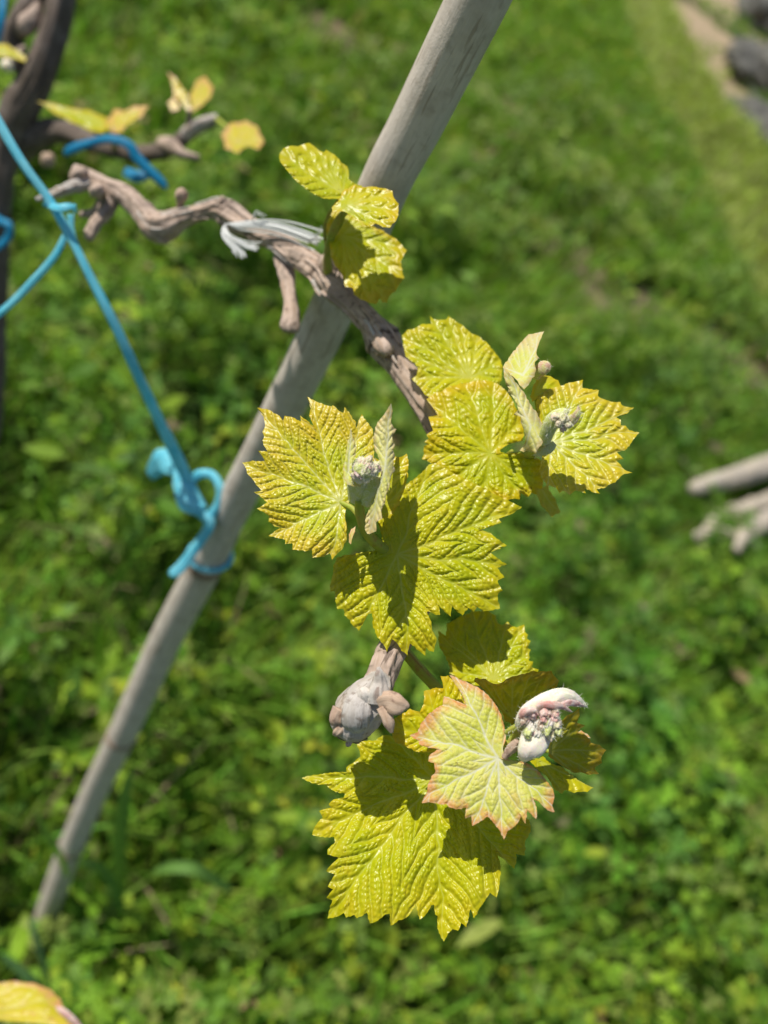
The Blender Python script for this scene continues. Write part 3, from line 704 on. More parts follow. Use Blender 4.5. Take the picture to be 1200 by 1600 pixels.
for i, rw in enumerate([[(250, 225, .74, 20), (268, 228, .735, 26), (285, 240, .73, 16), (312, 247, .73, 9)], [(285, 215, .735, 14), (300, 200, .73, 20), (322, 190, .725, 17), (340, 183, .725, 12)],
                        [(30, 52, .74, 14), (40, 42, .735, 28), (52, 26, .735, 26), (60, 5, .735, 12)], [(10, 100, .74, 12), (18, 92, .735, 17), (40, 74, .73, 8)]]):
    V, f, a = tube(pathpx(rw), 14, 8, rough=.2, rfreq=80, seed=30 + i); obj('spur', V, f, M_CANE if i != 1 else M_STUB, bvine, a)
def small_leaf(out, hub, tips, d, mat, parent, grad=(0, .3), seed=5, spacing=12, cup=0., label=None):
    return make_leaf(None, out, hub, tips, d, grad, cup, mat, parent, spacing, .8, seed, 2.5, 18, label=label)
small_leaf([(58, 158), (80, 160), (110, 168), (140, 172), (165, 182), (170, 200), (160, 208), (140, 204), (112, 192), (85, 178)], (165, 198), [(62, 160), (130, 172), (130, 200)], .70, M_LEAF, bvine, grad=(.2, .6), seed=3)
small_leaf([(168, 205), (166, 185), (185, 176), (210, 165), (233, 165), (222, 182), (200, 196), (185, 210)], (172, 203), [(230, 167), (190, 180), (195, 200)], .70, M_LEAFPINK, bvine, grad=(-.3, .6), seed=4)
small_leaf([(180, 208), (170, 185), (178, 170), (190, 172), (196, 190), (192, 206)], (182, 205), [(182, 172)], .695, M_LEAFPINK, bvine, grad=(0, .9), seed=14)
small_leaf([(262, 112), (275, 122), (292, 145), (300, 175), (292, 172), (272, 150)], (296, 172), [(264, 115)], .72, M_LEAFPINK, bvine, seed=6)
small_leaf([(300, 176), (296, 150), (306, 126), (320, 118), (334, 136), (330, 152), (315, 166)], (301, 172), [(320, 120), (332, 140)], .72, M_LEAFPINK, bvine, seed=7, grad=(0, .9))
small_leaf([(262, 160), (272, 150), (282, 158), (280, 172), (268, 174)], (272, 170), [(274, 152)], .725, M_LEAFPINK, bvine, seed=8)
small_leaf([(345, 210), (360, 192), (385, 188), (403, 198), (413, 222), (404, 234), (385, 228), (372, 240), (352, 232)], (372, 222), [(350, 208), (385, 190), (410, 222)], .66, M_LEAFPINK, bvine, seed=9, grad=(0, .8))
V, f, a = tube(pathpx([(338, 186, .725, 8), (355, 200, .70, 7), (372, 222, .662, 6)]), 10, 8); obj('stem', V, f, M_PETIOLE, bvine, a)
V, f, a = tube(pathpx([(296, 205, .73, 10), (296, 190, .725, 9), (298, 172, .72, 8)]), 10, 8); obj('stem', V, f, M_TRUNK, bvine, a)
V, f, a = tube(pathpx([(178, 232, .75, 10), (180, 218, .72, 10), (178, 203, .70, 9)]), 10, 8); obj('stem', V, f, M_TAN, bvine, a)
small_leaf([(-8, 68), (10, 68), (30, 80), (42, 90), (38, 97), (15, 90), (-8, 88)], (-4, 80), [(40, 92)], .70, M_LEAF, bvine, seed=11)
for (x, y, s, sd) in ((75, 250, 11, 1), (12, 103, 9, 2)):
    V, q = blob(P(x, y, .72), s * .72 / F, sd, .2, 2); V2, f2, a2 = join([(V, q)]); obj('bud', V2, f2, M_WOOLW if sd == 2 else M_TAN, bvine, a2)

# ================================================================== FOREGROUND GRAPEVINE
vbase = P(95, 300, .515)
vine = thing('grapevine', 'grapevine cane with four clusters of fresh yellow green leaves', 'grapevine', tuple(vbase))
cane_rows = [(120, 272, .520, 30), (160, 288, .515, 30), (190, 302, .512, 31), (218, 328, .508, 33), (240, 352, .504, 40), (258, 354, .500, 42), (285, 340, .495, 28), (318, 331, .490, 25), (342, 328, .486, 34), (362, 338, .482, 38), (400, 362, .470, 34),
             (432, 378, .460, 36), (462, 398, .448, 38), (500, 424, .434, 44), (520, 446, .428, 50), (548, 472, .420, 38), (578, 505, .412, 36), (600, 535, .405, 48), (618, 562, .400, 42), (645, 600, .392, 40), (672, 640, .385, 42), (700, 700, .380, 42),
             (706, 780, .376, 42), (690, 860, .372, 42), (655, 940, .362, 43), (622, 1000, .345, 44), (606, 1030, .332, 45), (594, 1060, .320, 48), (584, 1082, .313, 46)]
V, f, a = tube(pathpx(cane_rows), 56, 18, rough=.17, rfreq=110, ridges=.17, lump=.10, seed=3, nodes=[(.26, .15, .003), (.45, .12, .004), (.575, .12, .004)])
obj('cane', V, f, M_CANE, vine, a)
# loose strips of bark lifting off the cane
CS = spline(pathpx(cane_rows), 14); rb = np.random.default_rng(12)
TN = np.gradient(CS[:, :3], axis=0); TN /= np.linalg.norm(TN, axis=1)[:, None]
for k_ in range(22):
    i0 = int(rb.integers(30, len(CS) * .6)); n_ = int(rb.integers(14, 34)); ang = rb.uniform(-1.1, 1.1); lift = rb.uniform(.0004, .0022)
    rows_ = []
    for q_ in range(0, n_, 3):
        i_ = min(i0 + q_, len(CS) - 1); zc = R @ np.array([0, 0, 1.0]); zc = zc - (zc @ TN[i_]) * TN[i_]; zc /= np.linalg.norm(zc); xc = np.cross(TN[i_], zc)
        t_ = q_ / n_; dirn = math.cos(ang + .25 * t_) * zc + math.sin(ang + .25 * t_) * xc
        rows_.append(list(CS[i_, :3] + dirn * (CS[i_, 3] * 1.04 + lift * t_ ** 3)) + [.0009 * (1 - .75 * t_) + .00015])
    V, f, a = tube(np.array(rows_), 10, 5, flat=.4, rough=.3, rfreq=300, seed=200 + k_); obj('bark_strip', V, f, M_CANE if k_ % 3 else M_STUB, vine, a)
# knots, buds and short spurs on the cane
def spur(rows, mat=M_CANE, seed=1, name='spur', rough=.28, flat=1.0):
    V, f, a = tube(pathpx(rows), 28, 12, rough=rough, rfreq=190, seed=seed, flat=flat, ridges=.18); return obj(name, V, f, mat, vine, a)
spur([(150, 285, .517, 22), (118, 292, .510, 20), (85, 303, .505, 15), (56, 312, .502, 6)], M_STUB, 41)
spur([(125, 292, .52, 26), (122, 276, .512, 26), (130, 266, .508, 16)], M_CANE, 42)
spur([(150, 300, .512, 20), (152, 298, .500, 22), (148, 295, .494, 10)], M_CANE, 43)
spur([(178, 305, .515, 20), (168, 330, .512, 20), (150, 350, .508, 18), (140, 368, .506, 18), (134, 372, .506, 8)], M_CANE, 44)
spur([(170, 292, .52, 20), (150, 330, .522, 14), (126, 336, .524, 10)], M_CANE, 45)
spur([(280, 345, .496, 16), (281, 322, .492, 10), (284, 305, .488, 19), (290, 298, .487, 12)], M_TAN, 46)
spur([(343, 335, .486, 26), (346, 318, .480, 18), (350, 308, .478, 10)], M_CANE, 47)
spur([(248, 352, .504, 30), (254, 368, .500, 26), (256, 378, .498, 12)], M_CANE, 48)
spur([(440, 385, .462, 28), (448, 430, .452, 24), (452, 458, .446, 20), (455, 488, .440, 24), (453, 512, .438, 28), (452, 520, .438, 18)], M_CANE, 49, 'short_spur')
spur([(440, 392, .452, 10), (468, 402, .440, 30), (488, 412, .436, 22)], M_CANE, 50)
spur([(505, 440, .434, 36), (515, 410, .426, 34), (520, 396, .424, 16)], M_CANE, 51)
spur([(590, 528, .404, 26), (602, 545, .394, 30), (606, 558, .394, 10)], M_CANE, 52)

# the withered cane end with grey papery scales
S1 = [(593, 1062, .3165, 36), (588, 1074, .312, 50), (578, 1088, .309, 66), (566, 1102, .307, 72), (555, 1118, .307, 70), (549, 1132, .309, 66), (546, 1141, .311, 40)]
spur([(552, 1130, .316, 54), (547, 1146, .316, 52), (545, 1154, .316, 38), (544, 1158, .316, 12)], M_TRUNK, 70, 'shaded_underside', .5)  # dark jagged tube: shade of the hollow underside put into its colour
V, f, a = tube(pathpx(S1), 10, 3, rough=.20, rfreq=120, seed=5, lump=.08); obj('withered_end', V, f, M_STUB, vine, a, smooth=False, label='grey papery swollen end of the cane')
def scale(rows, mat, seed, flat=.5): spur(rows, mat, seed, 'bud_scale', .18, flat)
scale([(588, 1098, .299, 34), (590, 1082, .298, 32), (592, 1066, .298, 22), (592, 1052, .297, 13), (591, 1042, .297, 4)], M_SPIKE, 60)
scale([(578, 1096, .299, 22), (570, 1084, .298, 24), (566, 1074, .299, 10)], M_SPIKE, 67)
scale([(592, 1098, .298, 20), (606, 1096, .296, 28), (620, 1101, .295, 30), (633, 1105, .295, 18), (636, 1108, .295, 5)], M_TAN, 61)
scale([(598, 1104, .297, 20), (604, 1118, .296, 18), (608, 1132, .296, 15), (612, 1145, .297, 5)], M_TAN, 62)
scale([(534, 1110, .300, 26), (526, 1124, .300, 22), (524, 1134, .301, 12)], M_TAN, 63)
scale([(536, 1132, .302, 14), (528, 1142, .302, 16), (523, 1148, .303, 8)], M_TAN, 64, .9)
scale([(548, 1152, .306, 12), (545, 1162, .306, 9), (540, 1163, .306, 5)], M_CANE, 65, .9)
scale([(566, 1084, .300, 20), (560, 1098, .2975, 34), (556, 1118, .297, 42), (558, 1136, .299, 34), (560, 1147, .302, 10)], M_STUB, 66, .35)
V, q = blob(P(601, 1088, .297), 6 * .3 / F, 4, .3, 2); V, f, a = join([(V, q)]); obj('eye', V, f, M_TRUNK, vine, a)

def shoot(rows, mat=M_PETIOLE, label=None):
    V, f, a = tube(pathpx(rows), 18, 10, rough=.06, rfreq=90, seed=7); o = obj('shoot', V, f, mat, vine, a, label=label); return o

# ---------------------------------------------------------------- top cluster
sh = shoot([(512, 425, .424, 15), (512, 400, .412, 13), (516, 375, .398, 12), (528, 345, .388, 12), (545, 325, .380, 10)], label='uppermost shoot, beside the stake')
o, h = make_leaf('c8', [(60, 170), (70, 230), (110, 280), (160, 340), (200, 390), (250, 430), (330, 490), (400, 530), (450, 545), (530, 550), (600, 545), (680, 500), (760, 490), (770, 440), (700, 420), (655, 380), (655, 320), (640, 270), (590, 240), (560, 200), (510, 160), (460, 130), (440, 150), (400, 140), (370, 110), (320, 75), (270, 85), (220, 100), (160, 100), (100, 120)],
    (600, 500), [(62, 172), (230, 95), (330, 80), (460, 132), (645, 280), (750, 450)], .372, (.25, .55), 0, M_LEAFG, sh, 17, 1.1, 12, curl=.0)
petiole(sh, h, .372, (512, 400), .408, mid=(508, 350, .395), w0=5, w1=6)
o, h = make_leaf('c8', [(560, 570), (600, 480), (700, 430), (780, 450), (860, 440), (960, 460), (1030, 480), (1040, 540), (1080, 590), (1080, 690), (1060, 740), (1000, 795), (940, 790), (880, 760), (830, 800), (780, 770), (700, 720), (620, 660), (510, 660), (510, 620)],
    (640, 600), [(860, 440), (1035, 500), (1080, 640), (980, 790), (780, 770), (520, 640)], .362, (-.15, .45), 2.0, M_LEAF, sh, 16, 1.15, 13)
petiole(sh, h, .362, (516, 375), .395, w0=5, w1=6)
o, h = make_leaf('c8', [(510, 660), (560, 630), (600, 640), (680, 680), (780, 720), (850, 780), (950, 820), (1020, 870), (1060, 890), (1100, 930), (1150, 990), (1120, 1040), (1100, 1080), (1110, 1170), (1130, 1220), (1090, 1270), (1050, 1340), (1000, 1380), (980, 1440), (940, 1430), (920, 1400), (890, 1450), (830, 1440), (760, 1410), (700, 1370), (690, 1310), (620, 1300), (600, 1200), (540, 1130), (500, 1040), (490, 960), (480, 880), (440, 800), (460, 780)],
    (600, 860), [(1145, 990), (1120, 1225), (980, 1440), (840, 1440), (650, 1300), (500, 1000), (780, 720)], .398, (-.10, .30), 3.0, M_LEAF, sh, 19, .95, 15)
petiole(sh, h, .398, (512, 405), .412, w0=5, w1=6)

# ---------------------------------------------------------------- right cluster
sh = shoot([(700, 690, .378, 18), (740, 715, .374, 16), (790, 716, .368, 15), (832, 708, .350, 15), (846, 694, .326, 14)], label='shoot of the right cluster')
o, h = make_leaf('c3', [(280, 70), (310, 100), (350, 110), (420, 105), (440, 70), (490, 110), (560, 150), (620, 210), (700, 245), (780, 310), (830, 380), (890, 450), (905, 520), (890, 620), (860, 720), (800, 800), (650, 820), (450, 800), (300, 790), (230, 740), (190, 680), (130, 610), (170, 580), (180, 510), (110, 450), (70, 420), (60, 350), (40, 240), (90, 190), (150, 180), (210, 140), (290, 140)],
    (625, 600), [(290, 75), (445, 75), (560, 150), (700, 245), (890, 460), (50, 250), (70, 430), (135, 612)], .370, (.1, .30), 1.5, M_LEAFG, sh, 17, 1.1, 21)
petiole(sh, h, .370, (760, 705), .362, w0=6, w1=6)
o, h = make_leaf('c4', [(735, 665), (830, 615), (960, 592), (975, 500), (960, 400), (900, 300), (850, 200), (780, 130), (700, 90), (600, 80), (480, 100), (350, 130), (270, 170), (220, 190), (140, 235), (185, 290), (215, 330), (240, 375), (200, 385), (160, 388), (175, 430), (195, 490), (200, 505), (140, 540), (160, 575), (125, 600), (150, 625), (120, 640), (125, 700), (105, 748), (150, 760), (200, 790), (260, 850), (400, 1000), (600, 1080), (800, 1100), (890, 1085), (940, 1095), (950, 1040), (1010, 1072), (1035, 1035), (1085, 1050), (1085, 1000), (1125, 1000), (1140, 930), (1120, 900), (1130, 840), (1120, 760), (1050, 730), (950, 700), (850, 708), (740, 706)],
    (690, 700), [(110, 705), (150, 250), (470, 95), (720, 95), (960, 420), (1125, 990), (940, 1090), (640, 1080), (330, 950)], .353, (.05, .20), 1.0, M_LEAF, sh, 19, 1.15, 22)
petiole(sh, h, .353, (800, 705), .346, w0=4, w1=6)
o, h = make_leaf('cR', [(385, 640), (400, 590), (440, 560), (480, 540), (560, 520), (640, 490), (700, 480), (755, 465), (750, 530), (800, 540), (880, 545), (870, 590), (920, 620), (1000, 640), (1045, 640), (1060, 670), (1155, 685), (1100, 730), (1010, 750), (1050, 780), (1050, 820), (1090, 825), (1120, 860), (1195, 880), (1150, 930), (1130, 970), (1080, 1020), (1020, 1030), (1050, 1060), (1075, 1085), (1020, 1100), (1050, 1130), (1080, 1170), (1140, 1192), (1060, 1210), (1010, 1270), (950, 1290), (930, 1310), (860, 1320), (890, 1358), (840, 1350), (770, 1320), (775, 1355), (700, 1335), (650, 1365), (600, 1330), (570, 1350), (540, 1310), (490, 1290), (480, 1312), (440, 1240), (410, 1180), (430, 1090), (440, 1030), (470, 990), (470, 900), (420, 800), (395, 720)],
    (510, 960), [(755, 467), (1150, 690), (1190, 880), (1135, 1190), (885, 1350), (480, 1305)], .331, (-.12, .35), 1.5, M_LEAFGOLD, sh, 16, 1.0, 23)
petiole(sh, h, .331, (840, 697), .330, w0=7, w1=7)
o, h = make_leaf(None, [(835, 765), (855, 758), (868, 780), (876, 800), (862, 808), (845, 790)], (846, 763), [(872, 804)], .372, (0, .9), 0, M_LEAFG, sh, 12, .7, 25)
o, h = make_leaf('cR', [(400, 450), (440, 430), (500, 440), (560, 470), (585, 520), (540, 560), (470, 575), (420, 590), (360, 640), (340, 600), (360, 520)], (380, 590), [(500, 445), (580, 515), (440, 435)], .338, (0, .5), 0, M_LEAF, sh, 14, .9, 26)
petiole(sh, h, .338, (842, 700), .330, w0=5, w1=6)
def wool(rows, crop, mat, seed, name='young_leaf', flat=.45, rough=.16, parent=None, hair=500, hl=.0016, seg=26):
    W = tube(pathpx(rows, CR[crop]), seg, 12, flat=flat, rough=rough, rfreq=150, seed=seed, ridges=.08)
    o = obj(name, W[0], W[1], mat, parent, W[2])
    return W[0]
def fuzz(parent, Vs, n, seed, length=.0015, mat=None):
    Pn = np.vstack(Vs); c = Pn.mean(0); nr = Pn - c; nr /= np.linalg.norm(nr, axis=1)[:, None] + 1e-9
    V, f = hairs(Pn, nr, length, n, seed)
    o = obj('downy_hair', V, f, mat or M_HAIR, parent, {'uvw': V, 'mark': V * 0}); o['kind'] = 'stuff'
M_HAIR, _nt = mat_new('downy_hair'); _k = N(_nt); _k.out(principled(_k, (.80, .78, .66), .6, .2))
def balls(parent, crop, lst, name='flower_bud'):
    out = []
    for i, (x, y, d, r_, m, st) in enumerate(lst):
        x0, y0, s = CR[crop]; c = P(x0 + x / s, y0 + y / s, d); V, q = blob(c, r_ * 1.12 / s * d / F, i + int(x), .60, 2.6, 20, st)
        V, f, a = join([(V, q)]); obj(name, V, f, m, parent, a); out.append(V)
    return out
make_leaf('cR', [(450, 90), (430, 140), (405, 200), (392, 250), (395, 275), (415, 300), (385, 318), (378, 345), (390, 380), (372, 440), (330, 510), (295, 545), (260, 510), (225, 460), (185, 430), (130, 372), (150, 330), (200, 260), (250, 195), (290, 150), (330, 110), (385, 98)], (285, 430), [(445, 95), (390, 300), (150, 370)], .322, (-.2, .5), 0, M_FOLD, sh, 14, .6, 71, cupx=120, tiltline=(.45, -1), label='pale young leaf standing folded')
make_leaf('cR', [(130, 370), (160, 390), (200, 440), (250, 510), (300, 570), (340, 650), (400, 730), (440, 810), (460, 870), (458, 930), (430, 980), (400, 1010), (385, 1050), (330, 1020), (290, 1035), (258, 1020), (300, 970), (300, 900), (285, 840), (270, 800), (262, 740), (210, 740), (245, 700), (235, 640), (200, 590), (165, 560), (180, 530), (150, 500), (135, 440)], (345, 830), [(140, 380), (300, 1030)], .312, (0, .1), 0, M_FOLD, sh, 13, .9, 72, cupx=260, tiltline=(.45, 1), label='pale young leaf folded along its rib')
W = [wool([(420, 130, .334, 6), (385, 180, .332, 50), (320, 300, .328, 70), (280, 420, .326, 60), (285, 540, .326, 30)], 'cR', M_WOOLG, 71, parent=sh, flat=.25, rough=.12, name='leaf_rib'),
     wool([(170, 440, .318, 20), (290, 660, .317, 50), (345, 780, .317, 80), (375, 880, .317, 110), (370, 960, .318, 100), (340, 1020, .320, 30)], 'cR', M_WOOLG, 72, parent=sh, flat=.5, rough=.2, name='leaf_rib'),
     wool([(380, 450, .336, 60), (410, 400, .333, 95), (460, 370, .332, 100), (500, 380, .332, 50)], 'cR', M_WOOL, 73, parent=sh, flat=.6),
     wool([(380, 1060, .317, 30), (430, 1030, .316, 70), (490, 1000, .316, 80), (530, 960, .316, 50)], 'cR', M_WOOLG, 74, parent=sh, flat=.5),
     wool([(440, 960, .315, 90), (470, 880, .311, 110), (510, 800, .308, 120), (560, 750, .306, 110), (620, 715, .305, 60), (640, 700, .305, 10)], 'cR', M_WOOLG, 75, parent=sh, flat=.8, rough=.22),
     wool([(600, 800, .307, 60), (650, 790, .304, 85), (690, 760, .302, 70), (712, 720, .301, 50), (718, 672, .301, 8)], 'cR', M_WOOL, 76, parent=sh, flat=.7, rough=.2)]
W += balls(sh, 'cR', [(600, 770, .302, 34, M_CREAM, (1, 1, 1)), (570, 810, .302, 26, M_CREAM, (1, 1, 1)), (640, 820, .302, 26, M_CREAM, (1, 1, 1)), (540, 760, .303, 30, M_CREAM, (1, 1, 1)), (600, 850, .304, 22, M_PINK, (1, 1, 1))])
fuzz(sh, W, 1500, 3)

# ---------------------------------------------------------------- middle cluster
sh = shoot([(690, 860, .372, 20), (650, 868, .355, 18), (605, 860, .338, 18), (575, 835, .326, 17), (563, 805, .316, 16), (562, 780, .310, 16)], label='shoot of the middle cluster')
o, h = make_leaf('c2', [(330, 520), (300, 400), (330, 280), (380, 210), (440, 190), (480, 165), (530, 130), (600, 60), (640, 50), (700, 82), (790, 128), (850, 158), (940, 200), (1000, 240), (1060, 265), (1100, 285), (1145, 310), (1090, 350), (1010, 375), (1025, 400), (960, 425), (910, 440), (965, 460), (1000, 490), (1058, 535), (1000, 560), (960, 575), (1000, 605), (1060, 645), (1005, 665), (1045, 720), (1000, 740), (1035, 800), (1005, 815), (1018, 905), (960, 915), (920, 920), (885, 895), (862, 925), (830, 900), (800, 945), (770, 925), (740, 885), (728, 950), (695, 925), (660, 890), (668, 940), (640, 940), (600, 920), (588, 925), (615, 980), (620, 1030), (648, 1080), (630, 1160), (600, 1150), (585, 1130), (580, 1180), (540, 1150), (490, 1110), (475, 1180), (440, 1150), (410, 1100), (385, 1080), (375, 1110), (355, 1155), (330, 1110), (290, 1060), (270, 1000), (268, 930), (240, 940), (220, 985), (190, 1035), (150, 1000), (115, 950), (105, 945), (100, 905), (65, 905), (50, 860), (50, 800), (22, 805), (20, 770), (35, 720), (40, 650), (60, 605), (110, 588), (160, 585), (220, 570), (300, 560)],
    (415, 585), [(1140, 310), (1055, 645), (1015, 900), (475, 1178), (190, 1030), (600, 70)], .3345, (.0, .12), .8, M_LEAFG, sh, 21, 1.15, 31, wave=.003)
petiole(sh, h, .3345, (575, 838), .328, w0=7, w1=8)
o, h = make_leaf('c1', [(672, 760), (690, 850), (690, 930), (660, 990), (625, 1025), (595, 1058), (580, 1015), (545, 1040), (470, 1048), (470, 1000), (425, 1005), (350, 995), (345, 955), (300, 962), (300, 935), (255, 925), (200, 908), (250, 870), (300, 862), (240, 850), (198, 822), (200, 785), (125, 740), (170, 712), (190, 700), (105, 635), (155, 625), (120, 590), (100, 560), (65, 520), (60, 490), (30, 450), (100, 440), (175, 440), (160, 415), (128, 375), (190, 380), (165, 340), (160, 310), (170, 290), (160, 260), (175, 215), (165, 165), (125, 105), (200, 118), (265, 155), (290, 190), (300, 160), (350, 165), (400, 195), (395, 155), (440, 185), (490, 235), (450, 155), (460, 110), (440, 35), (490, 65), (530, 80), (590, 100), (600, 90), (640, 125), (665, 140), (675, 100), (710, 145), (745, 200), (745, 240), (760, 190), (780, 148), (815, 195), (850, 245), (860, 300), (860, 400), (850, 500), (800, 600), (740, 670), (700, 690)],
    (648, 700), [(30, 450), (125, 107), (445, 40), (780, 150), (202, 908), (593, 1056)], .323, (.10, .22), 1.2, M_LEAFGOLD, sh, 16, 1.15, 32, bull=7.2)
petiole(sh, h, .323, (566, 815), .319, mid=(551, 795, .321), w0=9, w1=9)
o, h = make_leaf('c1', [(850, 420), (930, 440), (960, 430), (990, 415), (1020, 420), (1062, 395), (1076, 450), (1070, 540), (1050, 620), (1010, 720), (960, 800), (880, 800), (850, 700), (830, 600)],
    (900, 740), [(1062, 400), (980, 430), (1060, 600), (880, 450)], .3185, (.2, .25), 0, M_LEAF, sh, 15, .9, 33)
petiole(sh, h, .3185, (570, 822), .322, w0=6, w1=7)
o, h = make_leaf('c1', [(700, 950), (700, 900), (715, 865), (742, 850), (738, 885), (720, 930), (712, 960)], (706, 950), [(740, 852)], .318, (0, .3), 0, M_LEAFPINK, sh, 10, .5, 34)
make_leaf('c1', [(965, 78), (975, 130), (965, 170), (968, 210), (998, 245), (975, 262), (972, 300), (990, 345), (980, 370), (988, 410), (978, 450), (990, 500), (965, 540), (955, 600), (935, 650), (928, 700), (905, 740), (892, 775), (910, 803), (875, 820), (858, 850), (872, 882), (830, 898), (815, 895), (800, 870), (803, 800), (830, 735), (860, 690), (885, 620), (898, 560), (905, 500), (890, 430), (860, 370), (852, 300), (865, 230), (885, 190), (920, 150), (945, 110)], (928, 480), [(962, 85), (825, 888)], .301, (0, .12), 0, M_FOLD, sh, 11, 1.0, 81, cupx=220, step=1.4, label='folded young leaf curving down beside the bud')
make_leaf('c1', [(713, 228), (725, 290), (738, 320), (748, 360), (742, 410), (722, 440), (715, 500), (735, 550), (770, 580), (806, 592), (775, 606), (730, 600), (690, 590), (665, 550), (662, 480), (680, 400), (690, 330), (705, 270)], (697, 510), [(713, 235), (800, 596)], .303, (0, .1), 0, M_FOLD, sh, 10, .8, 82, cupx=200, step=1.4)
W = [wool([(955, 130, .318, 5), (925, 240, .312, 50), (925, 400, .307, 60), (935, 500, .305, 60), (900, 680, .304, 50), (835, 850, .305, 40)], 'c1', M_WOOL, 81, parent=sh, flat=.5, rough=.2, name='leaf_rib'),
     wool([(735, 700, .312, 70), (755, 630, .309, 130), (770, 560, .308, 170), (790, 500, .308, 180), (800, 440, .309, 120)], 'c1', M_WOOLG, 83, parent=sh, flat=.6, name='shoot_tip'),
     wool([(800, 720, .310, 60), (830, 650, .308, 110), (860, 600, .306, 110), (880, 540, .305, 60)], 'c1', M_WOOLG, 84, parent=sh, flat=.6, name='shoot_tip')]
r4 = np.random.default_rng(21); lst = []
for i in range(34):
    q_ = r4.uniform(0, 2 * np.pi); rr_ = r4.uniform(0, 1) ** .6
    lst.append((808 + 84 * rr_ * math.cos(q_), 500 + 78 * rr_ * math.sin(q_), .3005 - .002 * (1 - rr_), r4.uniform(14, 36) * (1.1 - .3 * rr_), [M_CREAM, M_WOOLG, M_CREAM, M_LILAC, M_CREAM, M_PINK, M_WOOLG][i % 7], (r4.uniform(.7, 1.2), r4.uniform(.7, 1.2), r4.uniform(.8, 1.5))))
W += balls(sh, 'c1', lst)
fuzz(sh, W, 1600, 4)

# ---------------------------------------------------------------- bottom cluster
sh = shoot([(620, 1003, .347, 18), (668, 1060, .350, 18), (720, 1110, .342, 17), (765, 1150, .330, 17), (800, 1168, .318, 17), (808, 1150, .308, 15), (815, 1130, .304, 12)], label='shoot of the bottom cluster')
o, h = make_leaf('c5', [(660, 120), (560, 110), (480, 100), (440, 95), (400, 110), (390, 125), (290, 130), (305, 180), (310, 210), (270, 240), (235, 265), (240, 290), (150, 292), (100, 300), (5, 318), (60, 345), (130, 355), (180, 390), (230, 400), (225, 430), (170, 430), (145, 455), (165, 475), (95, 490), (115, 525), (80, 560), (58, 615), (100, 625), (175, 625), (180, 655), (140, 690), (140, 715), (200, 735), (155, 775), (130, 805), (180, 820), (160, 850), (140, 885), (170, 900), (135, 940), (165, 955), (140, 1050), (190, 1040), (225, 1020), (235, 1045), (280, 1030), (290, 1050), (345, 1020), (360, 1078), (400, 1060), (440, 1030), (465, 1025), (468, 1088), (510, 1060), (550, 1045), (580, 1010), (600, 975), (620, 1055), (650, 1030), (680, 980), (695, 980), (700, 1030), (720, 1040), (712, 1100), (745, 1172), (765, 1130), (790, 1105), (820, 1115), (835, 1070), (860, 1095), (880, 1010), (890, 1000), (900, 1050), (930, 1000), (950, 970), (985, 915), (1020, 940), (1035, 850), (1040, 780), (1025, 720), (1060, 740), (1110, 790), (1125, 730), (1120, 715), (1165, 722), (1165, 650), (1195, 600), (1190, 540), (1150, 500), (1050, 400), (900, 340), (800, 260), (740, 180)],
    (690, 320), [(140, 1048), (745, 1168), (1110, 785), (8, 318), (60, 612), (480, 102)], .334, (-.02, .26), .6, M_LEAFG, sh, 23, 1.15, 41, wave=.003, bull=9)
petiole(sh, h, .334, (775, 1158), .327, w0=8, w1=9)
o, h = make_leaf(None, [(662, 1080), (681, 1074), (694, 1076), (688, 1056), (700, 1056), (716, 1069), (727, 1100), (735, 1150), (700, 1180), (650, 1175), (618, 1160), (606, 1135), (620, 1120), (640, 1107), (655, 1112), (662, 1100)], (705, 1150), [(690, 1058), (663, 1080), (610, 1135), (640, 1108)], .326, (.0, .2), 0, M_LEAF, sh, 16, 1, 42)
petiole(sh, h, .326, (780, 1160), .325, w0=6, w1=7)
o, h = make_leaf('c7', [(140, 440), (110, 370), (75, 310), (60, 255), (65, 195), (115, 230), (120, 150), (160, 130), (200, 100), (300, 60), (400, 60), (450, 90), (465, 150), (490, 155), (530, 130), (550, 160), (590, 170), (640, 150), (645, 200), (665, 220), (655, 250), (680, 265), (665, 310), (685, 320), (670, 350), (675, 375), (665, 395), (700, 400), (690, 440), (735, 455), (730, 480), (600, 560), (450, 600), (300, 560), (200, 520), (140, 480)],
    (430, 520), [(66, 200), (120, 155), (300, 65), (530, 135), (640, 155), (680, 320), (730, 465), (140, 460)], .346, (.05, .32), 0, M_LEAFG, sh, 18, 1.15, 43)
petiole(sh, h, .346, (765, 1150), .332, w0=6, w1=7)
o, h = make_leaf('c7', [(300, 530), (310, 510), (380, 515), (420, 545), (470, 550), (520, 520), (560, 500), (600, 490), (640, 480), (700, 460), (730, 470), (760, 465), (820, 465), (830, 490), (870, 530), (860, 570), (830, 570), (790, 590), (740, 620), (680, 660), (630, 700), (600, 760), (590, 800), (560, 820), (510, 800), (490, 740), (430, 660), (380, 600)],
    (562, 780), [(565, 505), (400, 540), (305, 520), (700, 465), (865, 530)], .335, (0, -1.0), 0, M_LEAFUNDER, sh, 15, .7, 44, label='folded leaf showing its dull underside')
petiole(sh, h, .335, (792, 1165), .321, w0=6, w1=7)
o, h = make_leaf('c6', [(850, 470), (880, 400), (930, 320), (960, 290), (1000, 275), (1030, 250), (1035, 290), (1018, 335), (1065, 352), (1020, 385), (1060, 400), (1095, 430), (1100, 452), (1150, 465), (1190, 495), (1160, 540), (1165, 570), (1120, 600), (1148, 635), (1080, 640), (1040, 625), (1000, 632), (950, 600), (900, 570), (850, 530)],
    (852, 500), [(1188, 495), (1145, 632), (1030, 260), (1060, 355), (1000, 628)], .318, (.25, -.75), 0, M_LEAFUNDER, sh, 15, .9, 45, label='drooping leaf turned away from the sun')
